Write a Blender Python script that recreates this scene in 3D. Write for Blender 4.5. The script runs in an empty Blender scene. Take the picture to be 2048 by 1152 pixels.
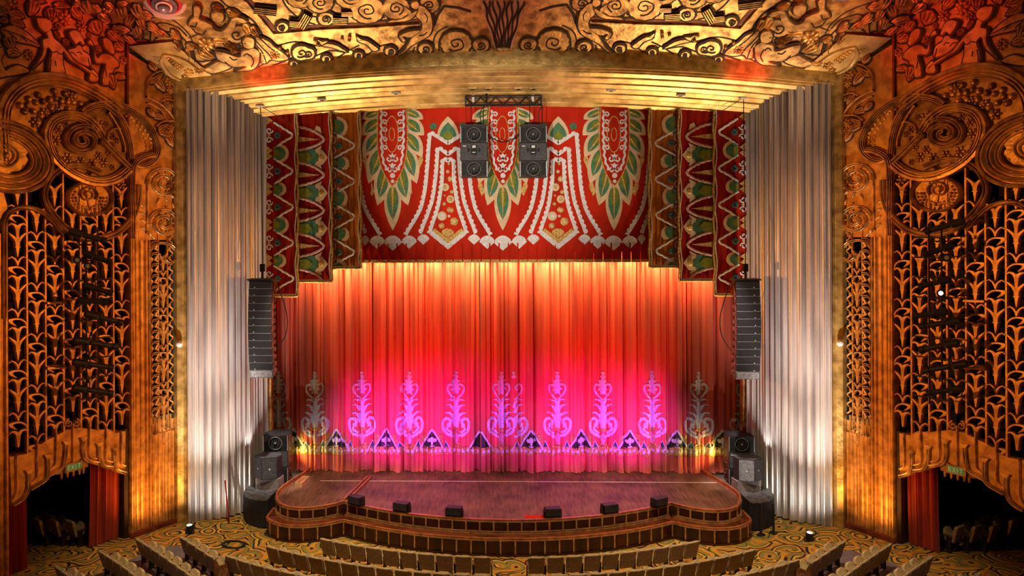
import bpy, bmesh, math, random
from mathutils import Vector, Matrix

random.seed(7)
SC = bpy.context.scene
COL = SC.collection

# ------------------------------------------------------------------ camera
F, CX, CY = 1728.0, 931.0, 463.0
YAW, ROLL = math.radians(-1.76), math.radians(-0.25)
CAM = Vector((-0.51, 0.0, 11.2))
_c, _s = math.cos(YAW), math.sin(YAW)
FWD = Vector((_s, _c, 0))
_r = Vector((_c, -_s, 0))
ZUP = Vector((0, 0, 1))
RGT = _r * math.cos(ROLL) + ZUP * math.sin(ROLL)
UPV = ZUP * math.cos(ROLL) - _r * math.sin(ROLL)
cd = bpy.data.cameras.new('camera')
cam = bpy.data.objects.new('camera', cd)
COL.objects.link(cam)
cd.sensor_width = 36.0
cd.lens = F / 2048.0 * 36.0
cd.shift_x = (1024.0 - CX) / 2048.0
cd.shift_y = (CY - 576.0) / 2048.0
cd.clip_end = 500
cam.matrix_world = Matrix(((RGT.x, UPV.x, -FWD.x, CAM.x), (RGT.y, UPV.y, -FWD.y, CAM.y), (RGT.z, UPV.z, -FWD.z, CAM.z), (0, 0, 0, 1)))
SC.camera = cam

# ------------------------------------------------------------------ view + world
SC.view_settings.view_transform = 'Standard'
SC.view_settings.look = 'None'
SC.view_settings.exposure = 0.0
SC.view_settings.gamma = 1.0
SC.view_settings.use_curve_mapping = False
w = bpy.data.worlds.new('dim_house')
SC.world = w
w.use_nodes = True
w.node_tree.nodes['Background'].inputs['Color'].default_value = (1.0, 0.66, 0.36, 1)
w.node_tree.nodes['Background'].inputs['Strength'].default_value = 0.045

SC.cycles.max_bounces = 5
SC.cycles.diffuse_bounces = 3
SC.cycles.glossy_bounces = 2

# ------------------------------------------------------------------ house and stage lamps, with added fill lamps
def lamp(name, kind, loc, power, color, aim=None, size=60, blend=0.8, radius=0.15):
    L = bpy.data.lights.new(name, kind)
    L.energy = power
    L.color = color
    L.shadow_soft_size = radius
    if kind == 'SPOT':
        L.spot_size = math.radians(size)
        L.spot_blend = blend
    o = bpy.data.objects.new(name, L)
    COL.objects.link(o)
    o.location = loc
    if aim is not None:
        o.rotation_euler = (Vector(aim) - Vector(loc)).to_track_quat('-Z', 'Y').to_euler()
    return o

for sx in (-1, 1):
    # balcony-rail wash on the valance
    lamp('balcony_spot', 'SPOT', (sx * 7.5, 3.0, 9.0), 20000 if sx < 0 else 11000, (1.0, 0.84, 0.66), (sx * 0.5, 36, 14.0), 20, 0.8, 0.12)
    # ladder lamps washing ceiling
    lamp('ceiling_wash', 'SPOT', (sx * 13.2, 28.6, 12.2), 1500, (1.0, 0.60, 0.26), (sx * 9.3, 32.0, 17.8), 70, 1.0, 0.1)
    lamp('ceiling_wash', 'SPOT', (sx * 12.6, 27.5, 11.6), 520, (1.0, 0.44, 0.12), (sx * 3.0, 31.6, 18.6), 50, 1.0, 0.1)
    # stage-side uplights on the gilded soffit
    lamp('soffit_uplight', 'SPOT', (sx * 8.55, 35.0, 1.7), 4800, (1.0, 0.72, 0.38), (sx * 6.6, 34.0, 16.4), 42, 0.9, 0.15)
    # cross light on the side walls
    lamp('wall_wash', 'SPOT', (sx * -11.0, 24.0, 9.0), 11500, (1.0, 0.36, 0.05), (sx * 14.6, 30.2, 9.0), 40, 0.9, 0.2)
    lamp('wall_red_wash', 'SPOT', (sx * -9.5, 24.5, 11.5), 11000, (1.0, 0.04, 0.01), (sx * 14.6, 30.0, 18.6), 13, 1.0, 0.2)
    lamp('fascia_red_wash', 'SPOT', (sx * 11.5, 27.5, 10.5), 9000, (1.0, 0.02, 0.0), (sx * 9.2, 33.0, 17.3), 13, 1.0, 0.1)
    # floor uplights and one added fill: silver drapes and fluted wall
    lamp('silver_uplight', 'SPOT', (sx * 11.25, 31.8, 0.35), 200, (1.0, 0.88, 0.72), (sx * 11.3, 33.4, 2.2), 120, 1.0, 0.05)
    lamp('silver_uplight', 'SPOT', (sx * 10.3, 29.6, 0.7), 2300, (1.0, 0.85, 0.72), (sx * 11.5, 33.5, 4.6), 50, 1.0, 0.05)
    lamp('added_silver_fill', 'SPOT', (sx * 10.3, 29.6, 0.7), 3600, (1.0, 0.86, 0.76), (sx * 11.2, 33.7, 10.0), 44, 1.0, 0.05)  # added to lift the upper drape, no fixture of its own
    lamp('silver_side_light', 'SPOT', (sx * 10.05, 34.35, 2.45), 90, (1.0, 0.92, 0.84), (sx * 10.7, 34.5, 5.0), 100, 1.0, 0.05)
    lamp('wall_uplight', 'SPOT', (sx * 12.0, 30.4, 0.35), 420, (1.0, 0.46, 0.09), (sx * 13.4, 32.0, 2.6), 100, 1.0, 0.08)
    # amber side light at the foot of the main curtain
    lamp('curtain_side_light', 'SPOT', (sx * 9.1, 36.3, 1.7), 110, (1.0, 0.70, 0.16), (sx * 8.2, 37.0, 1.9), 100, 1.0, 0.1)
    lamp('added_wing_fill', 'SPOT', (sx * 7.5, 30.5, 15.6), 11000, (1.0, 0.88, 0.78), (sx * 9.5, 35.0, 1.7), 15, 1.0, 0.15)  # added spot that brightens the wing loudspeakers, no fixture there
    lamp('added_deck_fill', 'SPOT', (sx * 4.5, 33.6, 15.3), 3600, (1.0, 0.74, 0.52), (sx * 4.0, 33.3, 0.9), 46, 1.0, 0.2)  # added from above to warm the stage deck, no such lamp seen
    # added overhead fill for the front seats, source unseen
    lamp('added_seat_fill', 'SPOT', (sx * 6.5, 22.5, 17.5), 8800, (1.0, 0.76, 0.48), (sx * 7.0, 28.4, 0.0), 58, 1.0, 0.3)
# row of border lamps between valance and curtain
for i in range(17):
    x = -8.3 + i * 16.6 / 16
    lamp('border_lamp', 'SPOT', (x, 36.36, 10.75), (680, 1050, 820)[i % 3], (1.0, 0.66, 0.22), (x, 37.0, 9.7), 63, 1.0, 0.1)
# footlights: magenta and red washes from the boxes on the stage lip
FOOT = [(-5.66, 32.35), (-3.87, 31.62), (-1.92, 31.14), (1.62, 31.1), (3.72, 31.58), (5.66, 32.35)]
for x, y in FOOT:
    lamp('footlight', 'SPOT', (x, y + 0.3, 1.3), 1350, (0.80, 0.0, 1.0), (x * 0.99, 37.0, 2.95), 54, 1.0, 0.1)
    lamp('footlight_red', 'SPOT', (x, y + 0.3, 1.35), 900, (1.0, 0.004, 0.008), (x * 0.92, 37.0, 5.6), 52, 1.0, 0.1)
for x in (-7.0, -4.6, -2.3, 0.0, 2.3, 4.6, 7.0):
    lamp('added_cool_fill', 'SPOT', (x * 0.4, 3.0, 9.0), 6500, (0.40, 0.62, 1.0), (x, 37, 2.5), 7.5, 1.0, 0.2)  # added cool fill that pales the silver motifs, source made up

# ------------------------------------------------------------------ ray helpers (photo pixel -> a real surface of the place)
def ray(x, y):
    return FWD + RGT * ((x - CX) / F) - UPV * ((y - CY) / F)
def on_plane(x, y, O, n):
    d = ray(x, y)
    return CAM + d * ((Vector(O) - CAM).dot(n) / d.dot(n))
def onY(x, y, Y):
    return on_plane(x, y, (0, Y, 0), Vector((0, 1, 0)))
def onZ(x, y, Z):
    return on_plane(x, y, (0, 0, Z), Vector((0, 0, 1)))

class Plane:
    def __init__(s, O, eu, ev, n, dy=0.0):
        s.O, s.eu, s.ev, s.n, s.dy = Vector(O), Vector(eu).normalized(), Vector(ev).normalized(), Vector(n).normalized(), dy
    def uv(s, px, py):
        P = on_plane(px, py + s.dy, s.O, s.n) - s.O
        return (P.dot(s.eu), P.dot(s.ev))
    def p(s, u, v, h=0.0):
        return s.O + s.eu * u + s.ev * v + s.n * h

def facing(Y):
    return Plane((0, Y, 0), (1, 0, 0), (0, 0, 1), (0, -1, 0))

# left side wall plane, u runs from the proscenium frame towards the audience
W0 = Vector((-12.84, 33.04, 0))
WE = Vector((-0.52, -0.854, 0)).normalized()
WN = Vector((0.854, -0.52, 0)).normalized()
WALL = Plane(W0, WE, (0, 0, 1), WN, -3.0)

HC = 11.2
def za(X): return HC + 6.97 - 0.87 * (min(abs(X), 11.28) / 11.28) ** 2
def zb(X): return HC + 6.36 - 0.79 * (X / 12.45) ** 2
def zi(X): return HC + 5.23 - 0.55 * (X / 10.05) ** 2
def zc(X, Y):
    t = 33.0 - Y
    q = min(t, 4.4)
    return za(X) + 0.78 * q - 0.07 * q * q + 0.16 * max(0.0, t - 4.4)

class Ceil:
    dy = -2.0
    def uv(s, px, py):
        d = ray(px, py + s.dy)
        lo, hi = 20.0, 36.0
        g = lambda t: (CAM + d * t).z - zc((CAM + d * t).x, (CAM + d * t).y)
        for _ in range(50):
            m = (lo + hi) / 2
            if g(m) > 0: hi = m
            else: lo = m
        P = CAM + d * lo
        return (P.x, P.y)
    def p(s, u, v, h=0.0):
        k = 2 * 0.87 * u / 11.28 ** 2 if abs(u) < 11.28 else 0.0
        n = Vector((-k, -(0.78 - 0.14 * min(33.0 - v, 4.4)), -1)).normalized()
        return Vector((u, v, zc(u, v))) + n * h
CEIL = Ceil()

def fold(X, Z=5.0):
    a = 0.075 * math.sin(X * 8.3 + 1.1 * math.sin(X * 1.7)) + 0.05 * math.sin(X * 14.1 + 2.0 * math.sin(X * 0.9 + 1)) + 0.028 * math.sin(X * 31.0 + math.sin(X * 3.1))
    b = 0.03 * math.sin(X * 3.1 + 0.4)
    g = 0.24 * math.exp(-(math.sin(X * 3.9 + 1.4 * math.sin(X * 1.1)) / .14) ** 2) + 0.13 * math.exp(-(math.sin(X * 7.3 + 1.9 * math.sin(X * 1.6 + 1)) / .22) ** 2)
    return a + b + g + 0.02 * math.sin(Z * 0.5 + X * 2)
class Curt:
    Y = 37.0
    def uv(s, px, py):
        P = onY(px, py, s.Y)
        return (P.x, P.z)
    def p(s, u, v, h=0.0):
        return Vector((u, s.Y + fold(u, v) - h, v))
CURT = Curt()

# ------------------------------------------------------------------ mesh builder
class MB:
    def __init__(s):
        s.v, s.f = [], []
    def add(s, vs, fs):
        b = len(s.v)
        s.v.extend([Vector(q) for q in vs])
        s.f.extend([tuple(b + i for i in f) for f in fs])
        return s
    def box(s, lo, hi):
        x0, y0, z0 = lo; x1, y1, z1 = hi
        return s.add([(x0, y0, z0), (x1, y0, z0), (x1, y1, z0), (x0, y1, z0), (x0, y0, z1), (x1, y0, z1), (x1, y1, z1), (x0, y1, z1)],
                     [(0, 3, 2, 1), (4, 5, 6, 7), (0, 1, 5, 4), (1, 2, 6, 5), (2, 3, 7, 6), (3, 0, 4, 7)])
    def obox(s, c, ax, ay, az):
        c, ax, ay, az = Vector(c), Vector(ax), Vector(ay), Vector(az)
        vs = [c + ax * i + ay * j + az * k for k in (-.5, .5) for i, j in ((-.5, -.5), (.5, -.5), (.5, .5), (-.5, .5))]
        return s.add(vs, [(0, 3, 2, 1), (4, 5, 6, 7), (0, 1, 5, 4), (1, 2, 6, 5), (2, 3, 7, 6), (3, 0, 4, 7)])
    def prism(s, poly, z0, z1):
        n = len(poly)
        vs = [(x, y, z0) for x, y in poly] + [(x, y, z1) for x, y in poly]
        fs = [tuple(range(n - 1, -1, -1)), tuple(range(n, 2 * n))] + [(i, (i + 1) % n, n + (i + 1) % n, n + i) for i in range(n)]
        return s.add(vs, fs)
    def tube(s, pts, r, n=6, cap=True):
        pts = [Vector(q) for q in pts]
        rs = r if isinstance(r, (list, tuple)) else [r] * len(pts)
        rings = []
        ref = None
        for i, q in enumerate(pts):
            t = (pts[min(i + 1, len(pts) - 1)] - pts[max(i - 1, 0)]).normalized()
            if ref is None or abs(t.dot(ref)) > .97:
                ref = Vector((0, 0, 1)) if abs(t.z) < .9 else Vector((1, 0, 0))
            a = t.cross(ref).normalized(); b = a.cross(t).normalized()
            ref = b
            rings.append([q + a * (rs[i] * math.cos(2 * math.pi * k / n)) + b * (rs[i] * math.sin(2 * math.pi * k / n)) for k in range(n)])
        vs = [q for R in rings for q in R]
        fs = []
        for i in range(len(pts) - 1):
            for k in range(n):
                fs.append((i * n + k, i * n + (k + 1) % n, (i + 1) * n + (k + 1) % n, (i + 1) * n + k))
        if cap:
            fs += [tuple(range(n - 1, -1, -1)), tuple((len(pts) - 1) * n + k for k in range(n))]
        return s.add(vs, fs)
    def lathe(s, c, axis, prof, n=16):
        """prof: list of (r, along)"""
        axis = Vector(axis).normalized(); c = Vector(c)
        a = axis.orthogonal().normalized(); b = axis.cross(a)
        vs, fs = [], []
        for r, t in prof:
            for k in range(n):
                an = 2 * math.pi * k / n
                vs.append(c + axis * t + a * (r * math.cos(an)) + b * (r * math.sin(an)))
        for i in range(len(prof) - 1):
            for k in range(n):
                fs.append((i * n + k, i * n + (k + 1) % n, (i + 1) * n + (k + 1) % n, (i + 1) * n + k))
        fs += [tuple(range(n - 1, -1, -1)), tuple((len(prof) - 1) * n + k for k in range(n))]
        return s.add(vs, fs)
    # ---- relief shapes on a surface, 2D points in surface coordinates
    def ribbon(s, S, pts, width, height, prof=None, h0=0.0, closed=False):
        prof = prof or P_ROUND
        n = len(pts)
        ws = width if isinstance(width, (list, tuple)) else [width] * n
        vs, fs = [], []
        m = len(prof)
        for i, (u, v) in enumerate(pts):
            if closed:
                a, b = pts[(i - 1) % n], pts[(i + 1) % n]
            else:
                a, b = pts[max(i - 1, 0)], pts[min(i + 1, n - 1)]
            tx, ty = b[0] - a[0], b[1] - a[1]
            L = math.hypot(tx, ty) or 1.0
            nx, ny = -ty / L, tx / L
            for t, h in prof:
                vs.append(S.p(u + nx * ws[i] * t, v + ny * ws[i] * t, h0 + h * height))
        for i in range(n if closed else n - 1):
            j = (i + 1) % n
            for k in range(m - 1):
                fs.append((i * m + k, i * m + k + 1, j * m + k + 1, j * m + k))
        return s.add(vs, fs)
    def plate(s, S, poly, h0, h1, bev=0.0):
        """polygon raised from h0 to h1 with an optional inward bevel"""
        n = len(poly)
        ar = sum(poly[i][0] * poly[(i + 1) % n][1] - poly[(i + 1) % n][0] * poly[i][1] for i in range(n))
        sg = 1 if ar > 0 else -1
        vs = [S.p(u, v, h0) for u, v in poly]
        if bev > 0:
            ins = []
            for i in range(n):
                a, b, c = poly[i - 1], poly[i], poly[(i + 1) % n]
                e1 = Vector((b[0] - a[0], b[1] - a[1])); e2 = Vector((c[0] - b[0], c[1] - b[1]))
                if e1.length < 1e-9 or e2.length < 1e-9:
                    ins.append(b); continue
                e1.normalize(); e2.normalize()
                nn = Vector((-e1.y - e2.y, e1.x + e2.x)) * sg
                L = nn.length
                k = min(1.6, 2 / max(L * L, .3)) if L > 1e-6 else 0
                ins.append((b[0] + nn.x * .5 * bev * k * 1.0, b[1] + nn.y * .5 * bev * k * 1.0))
            hm = h0 + (h1 - h0) * .55
            vs += [S.p(u, v, hm) for u, v in poly]
            vs += [S.p(u, v, h1) for u, v in ins]
            fs = [(i, (i + 1) % n, n + (i + 1) % n, n + i) for i in range(n)] + [(n + i, n + (i + 1) % n, 2 * n + (i + 1) % n, 2 * n + i) for i in range(n)]
            fs.append(tuple(range(2 * n, 3 * n)))
        else:
            vs += [S.p(u, v, h1) for u, v in poly]
            fs = [(i, (i + 1) % n, n + (i + 1) % n, n + i) for i in range(n)] + [tuple(range(n, 2 * n))]
        return s.add(vs, fs)
    def dome(s, S, c, rx, ry, h, ang=0.0, n=10, h0=0.0, rings=3):
        vs, fs = [], []
        ca, sa = math.cos(ang), math.sin(ang)
        for j in range(rings):
            q = j / rings * math.pi / 2
            for k in range(n):
                a = 2 * math.pi * k / n
                x, y = rx * math.cos(q) * math.cos(a), ry * math.cos(q) * math.sin(a)
                vs.append(S.p(c[0] + x * ca - y * sa, c[1] + x * sa + y * ca, h0 + h * math.sin(q)))
        vs.append(S.p(c[0], c[1], h0 + h))
        for j in range(rings - 1):
            for k in range(n):
                fs.append((j * n + k, j * n + (k + 1) % n, (j + 1) * n + (k + 1) % n, (j + 1) * n + k))
        for k in range(n):
            fs.append(((rings - 1) * n + k, (rings - 1) * n + (k + 1) % n, rings * n))
        return s.add(vs, fs)

P_ROUND = [(-.5, 0), (-.42, .6), (-.2, .95), (0, 1), (.2, .95), (.42, .6), (.5, 0)]
P_FLAT = [(-.5, 0), (-.5, .8), (-.38, 1), (.38, 1), (.5, .8), (.5, 0)]
P_BAND = [(-.5, 0), (-.5, .75), (-.44, .95), (-.2, 1), (-.17, .62), (-.06, .62), (-.03, .95), (.06, .95), (.09, .5), (.18, .5), (.21, .85), (.3, .85), (.33, .45), (.4, .45), (.43, .75), (.5, .6), (.5, 0)]
P_TWIN = [(-.5, 0), (-.48, .8), (-.3, 1), (-.1, .9), (-.06, .45), (.06, .45), (.1, .9), (.3, 1), (.48, .8), (.5, 0)]
P_LINE = [(-.5, .0), (-.4, .8), (.4, .8), (.5, .0)]

def cr(pts, n=6, closed=False):
    """Catmull-Rom through 2D/3D points"""
    P = [Vector(q) for q in pts]
    N = len(P)
    out = []
    segs = N if closed else N - 1
    for i in range(segs):
        if closed:
            a, b, c, d = P[(i - 1) % N], P[i], P[(i + 1) % N], P[(i + 2) % N]
        else:
            a, b, c, d = P[max(i - 1, 0)], P[i], P[i + 1], P[min(i + 2, N - 1)]
        for k in range(n):
            t = k / n
            out.append(0.5 * ((2 * b) + (c - a) * t + (2 * a - 5 * b + 4 * c - d) * t * t + (3 * b - a - 3 * c + d) * t ** 3))
    if not closed:
        out.append(P[-1].copy())
    return [tuple(q) for q in out]
def px(S, pts):
    return [S.uv(x, y) for x, y in pts]
def pxs(S, pts, n=6, closed=False):
    return px(S, cr(pts, n, closed))
def crop(x0, y0, k, pts):
    return [(x0 + x / k, y0 + y / k) for x, y in pts]
def ell(cx, cy, rx, ry, n=24, a0=0.0, a1=2 * math.pi, rot=0.0, end=False):
    m = n + 1 if end else n
    out = []
    for i in range(m):
        a = a0 + (a1 - a0) * i / n
        x, y = rx * math.cos(a), ry * math.sin(a)
        out.append((cx + x * math.cos(rot) - y * math.sin(rot), cy + x * math.sin(rot) + y * math.cos(rot)))
    return out
def spiral(cx, cy, r0, r1, turns, a0=0.0, ky=1.0, n=16, dirn=1, scal=0, amp=0.0):
    N = max(8, int(abs(turns) * n))
    out = []
    for i in range(N + 1):
        t = i / N
        a = a0 + dirn * turns * 2 * math.pi * t
        r = r0 + (r1 - r0) * t
        if scal: r *= 1 + amp * (abs(math.sin(a * scal / 2)) - .5)
        out.append((cx + r * math.cos(a), cy + r * ky * math.sin(a)))
    return out

# ------------------------------------------------------------------ objects
WL = {}
def link(o, parent=None, loc=(0, 0, 0)):
    COL.objects.link(o)
    loc = Vector(loc)
    WL[o.name] = loc
    if parent is not None:
        o.parent = parent
        o.location = loc - WL[parent.name]
    else:
        o.location = loc
    return o
def mesh_of(name, mb, mat, loc, smooth=30):
    me = bpy.data.meshes.new(name)
    me.from_pydata([tuple(q - loc) for q in mb.v], [], mb.f)
    me.materials.append(mat)
    if smooth:
        me.polygons.foreach_set('use_smooth', [True] * len(me.polygons))
        me.set_sharp_from_angle(angle=math.radians(smooth))
    me.update()
    return me
def O(name, mb, mat, parent=None, loc=None, smooth=30):
    if loc is None:
        loc = WL[parent.name] if parent is not None else Vector((0, 0, 0))
    loc = Vector(loc)
    return link(bpy.data.objects.new(name, mesh_of(name, mb, mat, loc, smooth)), parent, loc)
def E(name, loc, parent=None):
    return link(bpy.data.objects.new(name, None), parent, loc)
def tag(o, label=None, cat=None, group=None, kind=None):
    if label: o['label'] = label
    if cat: o['category'] = cat
    if group: o['group'] = group
    if kind: o['kind'] = kind
    return o
def inst(src, parent, dloc):
    """another piece sharing src's mesh, shifted by dloc in world axes"""
    o = bpy.data.objects.new(src.name.split('.')[0], src.data)
    return link(o, parent, WL[src.name] + Vector(dloc))
def tree_copy(o, parent=None, loc=None, rotz=None, mirror=False):
    c = o.copy()
    COL.objects.link(c)
    WL[c.name] = Vector(loc) if loc is not None else WL[o.name].copy()
    if parent is not None:
        c.parent = parent
    else:
        if loc is not None: c.location = Vector(loc)
        if rotz is not None: c.rotation_euler = (0, 0, rotz)
    for ch in list(o.children):
        tree_copy(ch, c)
    return c
def mirror(o, name=None):
    """the same thing on the other side of the hall"""
    c = tree_copy(o)
    c.location.x = -o.location.x
    c.rotation_euler.z = -o.rotation_euler.z
    c.scale = (-1, 1, 1)
    if name: c.name = name
    WL[c.name] = c.location.copy()
    return c

# ------------------------------------------------------------------ materials
def nodes(name):
    m = bpy.data.materials.new(name)
    m.use_nodes = True
    nt = m.node_tree
    return m, nt, nt.nodes, nt.nodes['Principled BSDF']
def mat(name, col, rough=.5, metal=0.0, var=0.12, scale=3.0, bump=0.0, bscale=20.0, sheen=0.0, stretch=(1, 1, 1), col2=None, emit=None, estr=0):
    m, nt, N, B = nodes(name)
    B.inputs['Roughness'].default_value = rough
    B.inputs['Metallic'].default_value = metal
    if sheen: B.inputs['Sheen Weight'].default_value = sheen
    tc = N.new('ShaderNodeTexCoord'); mp = N.new('ShaderNodeMapping')
    nt.links.new(tc.outputs['Object'], mp.inputs['Vector'])
    mp.inputs['Scale'].default_value = stretch
    ns = N.new('ShaderNodeTexNoise'); ns.inputs['Scale'].default_value = scale; ns.inputs['Detail'].default_value = 6
    nt.links.new(mp.outputs['Vector'], ns.inputs['Vector'])
    rp = N.new('ShaderNodeValToRGB')
    c2 = col2 or tuple(max(0, x * (1 - 2 * var)) for x in col)
    c1 = tuple(min(1, x * (1 + var)) for x in col)
    rp.color_ramp.elements[0].position = .35; rp.color_ramp.elements[0].color = (*c2, 1)
    rp.color_ramp.elements[1].position = .62; rp.color_ramp.elements[1].color = (*c1, 1)
    nt.links.new(ns.outputs['Fac'], rp.inputs['Fac'])
    nt.links.new(rp.outputs['Color'], B.inputs['Base Color'])
    if bump:
        n2 = N.new('ShaderNodeTexNoise'); n2.inputs['Scale'].default_value = bscale; n2.inputs['Detail'].default_value = 3
        nt.links.new(mp.outputs['Vector'], n2.inputs['Vector'])
        bp = N.new('ShaderNodeBump'); bp.inputs['Strength'].default_value = bump; bp.inputs['Distance'].default_value = .05
        nt.links.new(n2.outputs['Fac'], bp.inputs['Height'])
        nt.links.new(bp.outputs['Normal'], B.inputs['Normal'])
    if emit:
        B.inputs['Emission Color'].default_value = (*emit, 1)
        B.inputs['Emission Strength'].default_value = estr
    return m
GOLD = mat('gold_leaf', (.80, .48, .16), .38, .45, .22, 2.6, .3, 9, col2=(.30, .14, .035))
GOLD2 = mat('bright_gold_leaf', (.86, .58, .22), .36, .5, .2, 1.6, .15, 7, col2=(.55, .32, .09))
BRONZE = mat('bronze_gilding', (.55, .29, .08), .36, .5, .25, 2.5, .25, 10, col2=(.26, .12, .03))
SHADEBRZ = mat('shaded_bronze_ground', (.34, .17, .05), .45, .4, .25, 3, .25, 10, col2=(.17, .08, .02))  # bronze darkened: shade of the recessed scroll fields put into the colour
ORNGOLD = mat('orange_gilding', (.72, .36, .09), .45, .3, .18, 3, .15, 12, col2=(.45, .19, .04))
PATINA = mat('dark_patina', (.05, .02, .007), .65, .1, .2, 4)
DGOLD = mat('aged_gold', (.60, .40, .13), .4, .5, .25, 3, .2, 10, col2=(.36, .22, .06))
REDBR = mat('red_brown_lacquer', (.22, .035, .012), .5, .1, .2, 3)
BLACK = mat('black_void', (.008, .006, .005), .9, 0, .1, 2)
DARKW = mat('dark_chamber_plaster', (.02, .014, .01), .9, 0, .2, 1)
SILVER = mat('silver_lame', (.74, .70, .69), .36, .55, .1, 2.0, .12, 5, stretch=(1, 1, .15), col2=(.55, .51, .51))
SILVAP = mat('silver_applique', (.96, .95, .97), .5, .05, .04, 14, .6, 22, col2=(.72, .70, .74))
GOLDAP = mat('gold_applique', (.85, .60, .20), .4, .45, .15, 16, .8, 24, col2=(.50, .30, .07))
REDFAB = mat('red_valance_velvet', (.64, .030, .010), .8, 0, .12, 1.2, .1, 20, 0, (1, 1, .3))
DREDFAB = mat('dark_red_velvet', (.44, .022, .010), .8, 0, .15, 2, .1, 20, 0, (1, 1, .3))
ORFAB = mat('burnt_orange_velvet', (.62, .20, .025), .75, 0, .12, 2, .1, 20, .1, (1, 1, .3))
CREAM = mat('cream_satin', (.86, .66, .42), .6, 0, .06, 4)
GREEN = mat('jade_satin', (.10, .26, .15), .6, 0, .12, 5)
LGREEN = mat('olive_satin', (.24, .28, .04), .6, 0, .12, 5)
TEAL = mat('teal_satin', (.05, .17, .16), .6, 0, .12, 5)
DGREEN = mat('deep_green_satin', (.035, .05, .025), .6, 0, .12, 5)
PINKAP = mat('pink_silver_braid', (.84, .55, .50), .5, .15, .15, 18, .8, 26, col2=(.55, .33, .31))
CURTAIN = mat('rose_amber_curtain_velvet', (.86, .20, .15), .8, 0, .1, 1.5, .05, 30, 0, (1, 1, .12))
EXCURT = mat('red_exit_curtain', (.50, .06, .022), .8, 0, .15, 2, .05, 20, .1, (1, 1, .2))
MAHOG = mat('mahogany_panel', (.045, .009, .004), .3, 0, .3, 3, .05, 8, stretch=(1, 1, .3))
MAHTOP = mat('polished_mahogany', (.16, .035, .010), .18, 0, .3, 4, 0, 8, stretch=(.3, 1, 1))
BATTEN = mat('gilt_oak_batten', (.50, .25, .09), .4, .15, .2, 5)
RAILW = mat('red_oak_rail', (.45, .13, .045), .3, 0, .2, 5)
PALEW = mat('pale_oak', (.72, .40, .20), .5, 0, .15, 6)
def low_spec(m, v=.2):
    m.node_tree.nodes['Principled BSDF'].inputs['Specular IOR Level'].default_value = v
    return m
SPKR = mat('speaker_black', (.035, .035, .04), .45, 0, .15, 6, .1, 60)
SPKG = mat('speaker_grey_grille', (.085, .085, .095), .5, .1, .15, 10, .15, 90)
SPKGL = mat('weathered_grey_grille', (.30, .31, .34), .5, .1, .15, 10, .15, 90)
SPKD = mat('speaker_cavity', (.018, .018, .02), .5, 0, .1, 5)
STEEL = mat('blackened_steel', (.03, .03, .032), .45, .5, .15, 6)
CHROME = mat('bright_edge_steel', (.75, .82, .90), .3, .7, .05, 6)
REDPNT = mat('red_oxide_side', (.20, .05, .03), .5, 0, .3, 8)
WHITE = mat('white_plastic', (.85, .84, .82), .5, 0, .05, 5)
WHTAPE = mat('white_tape', (.80, .72, .62), .6, 0, .08, 5)
BLKDRP = mat('black_drape', (.014, .014, .018), .85, 0, .2, 3, .1, 15)
BLKTOP = mat('scuffed_black_deck', (.10, .10, .105), .5, 0, .4, 6, .1, 30, col2=(.03, .03, .033))
GREYCL = mat('grey_cloth', (.26, .22, .22), .85, 0, .1, 6, .2, 25)
OLIVE = mat('olive_mohair', (.60, .48, .22), .75, 0, .12, 8, .1, 40, .1)
SEATBK = mat('brown_seat_back', (.30, .20, .115), .7, 0, .12, 8, .1, 40)
SEATW = mat('seat_wood', (.22, .075, .025), .4, 0, .2, 6)
SEATIR = mat('seat_iron', (.03, .022, .018), .5, .3, .2, 6)
for _m in (SPKR, SPKG, SPKGL, SPKD): low_spec(_m)
for _m in (REDFAB, DREDFAB, ORFAB, CURTAIN, CREAM, GREEN, LGREEN): low_spec(_m, .1)
LENS = mat('lens_glass', (.45, .45, .5), .08, .3, .05, 5)
# ================================================================== floor
def zf(X, Y):
    t = max(0.0, min(1.0, (12.3 - abs(X)) / 4.0))
    return -0.20 * t * t * (3 - 2 * t)
class FloorS:
    def p(s, u, v, h=0.0): return Vector((u, v, zf(u, v) + h))
FLOORS = FloorS()

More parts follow.
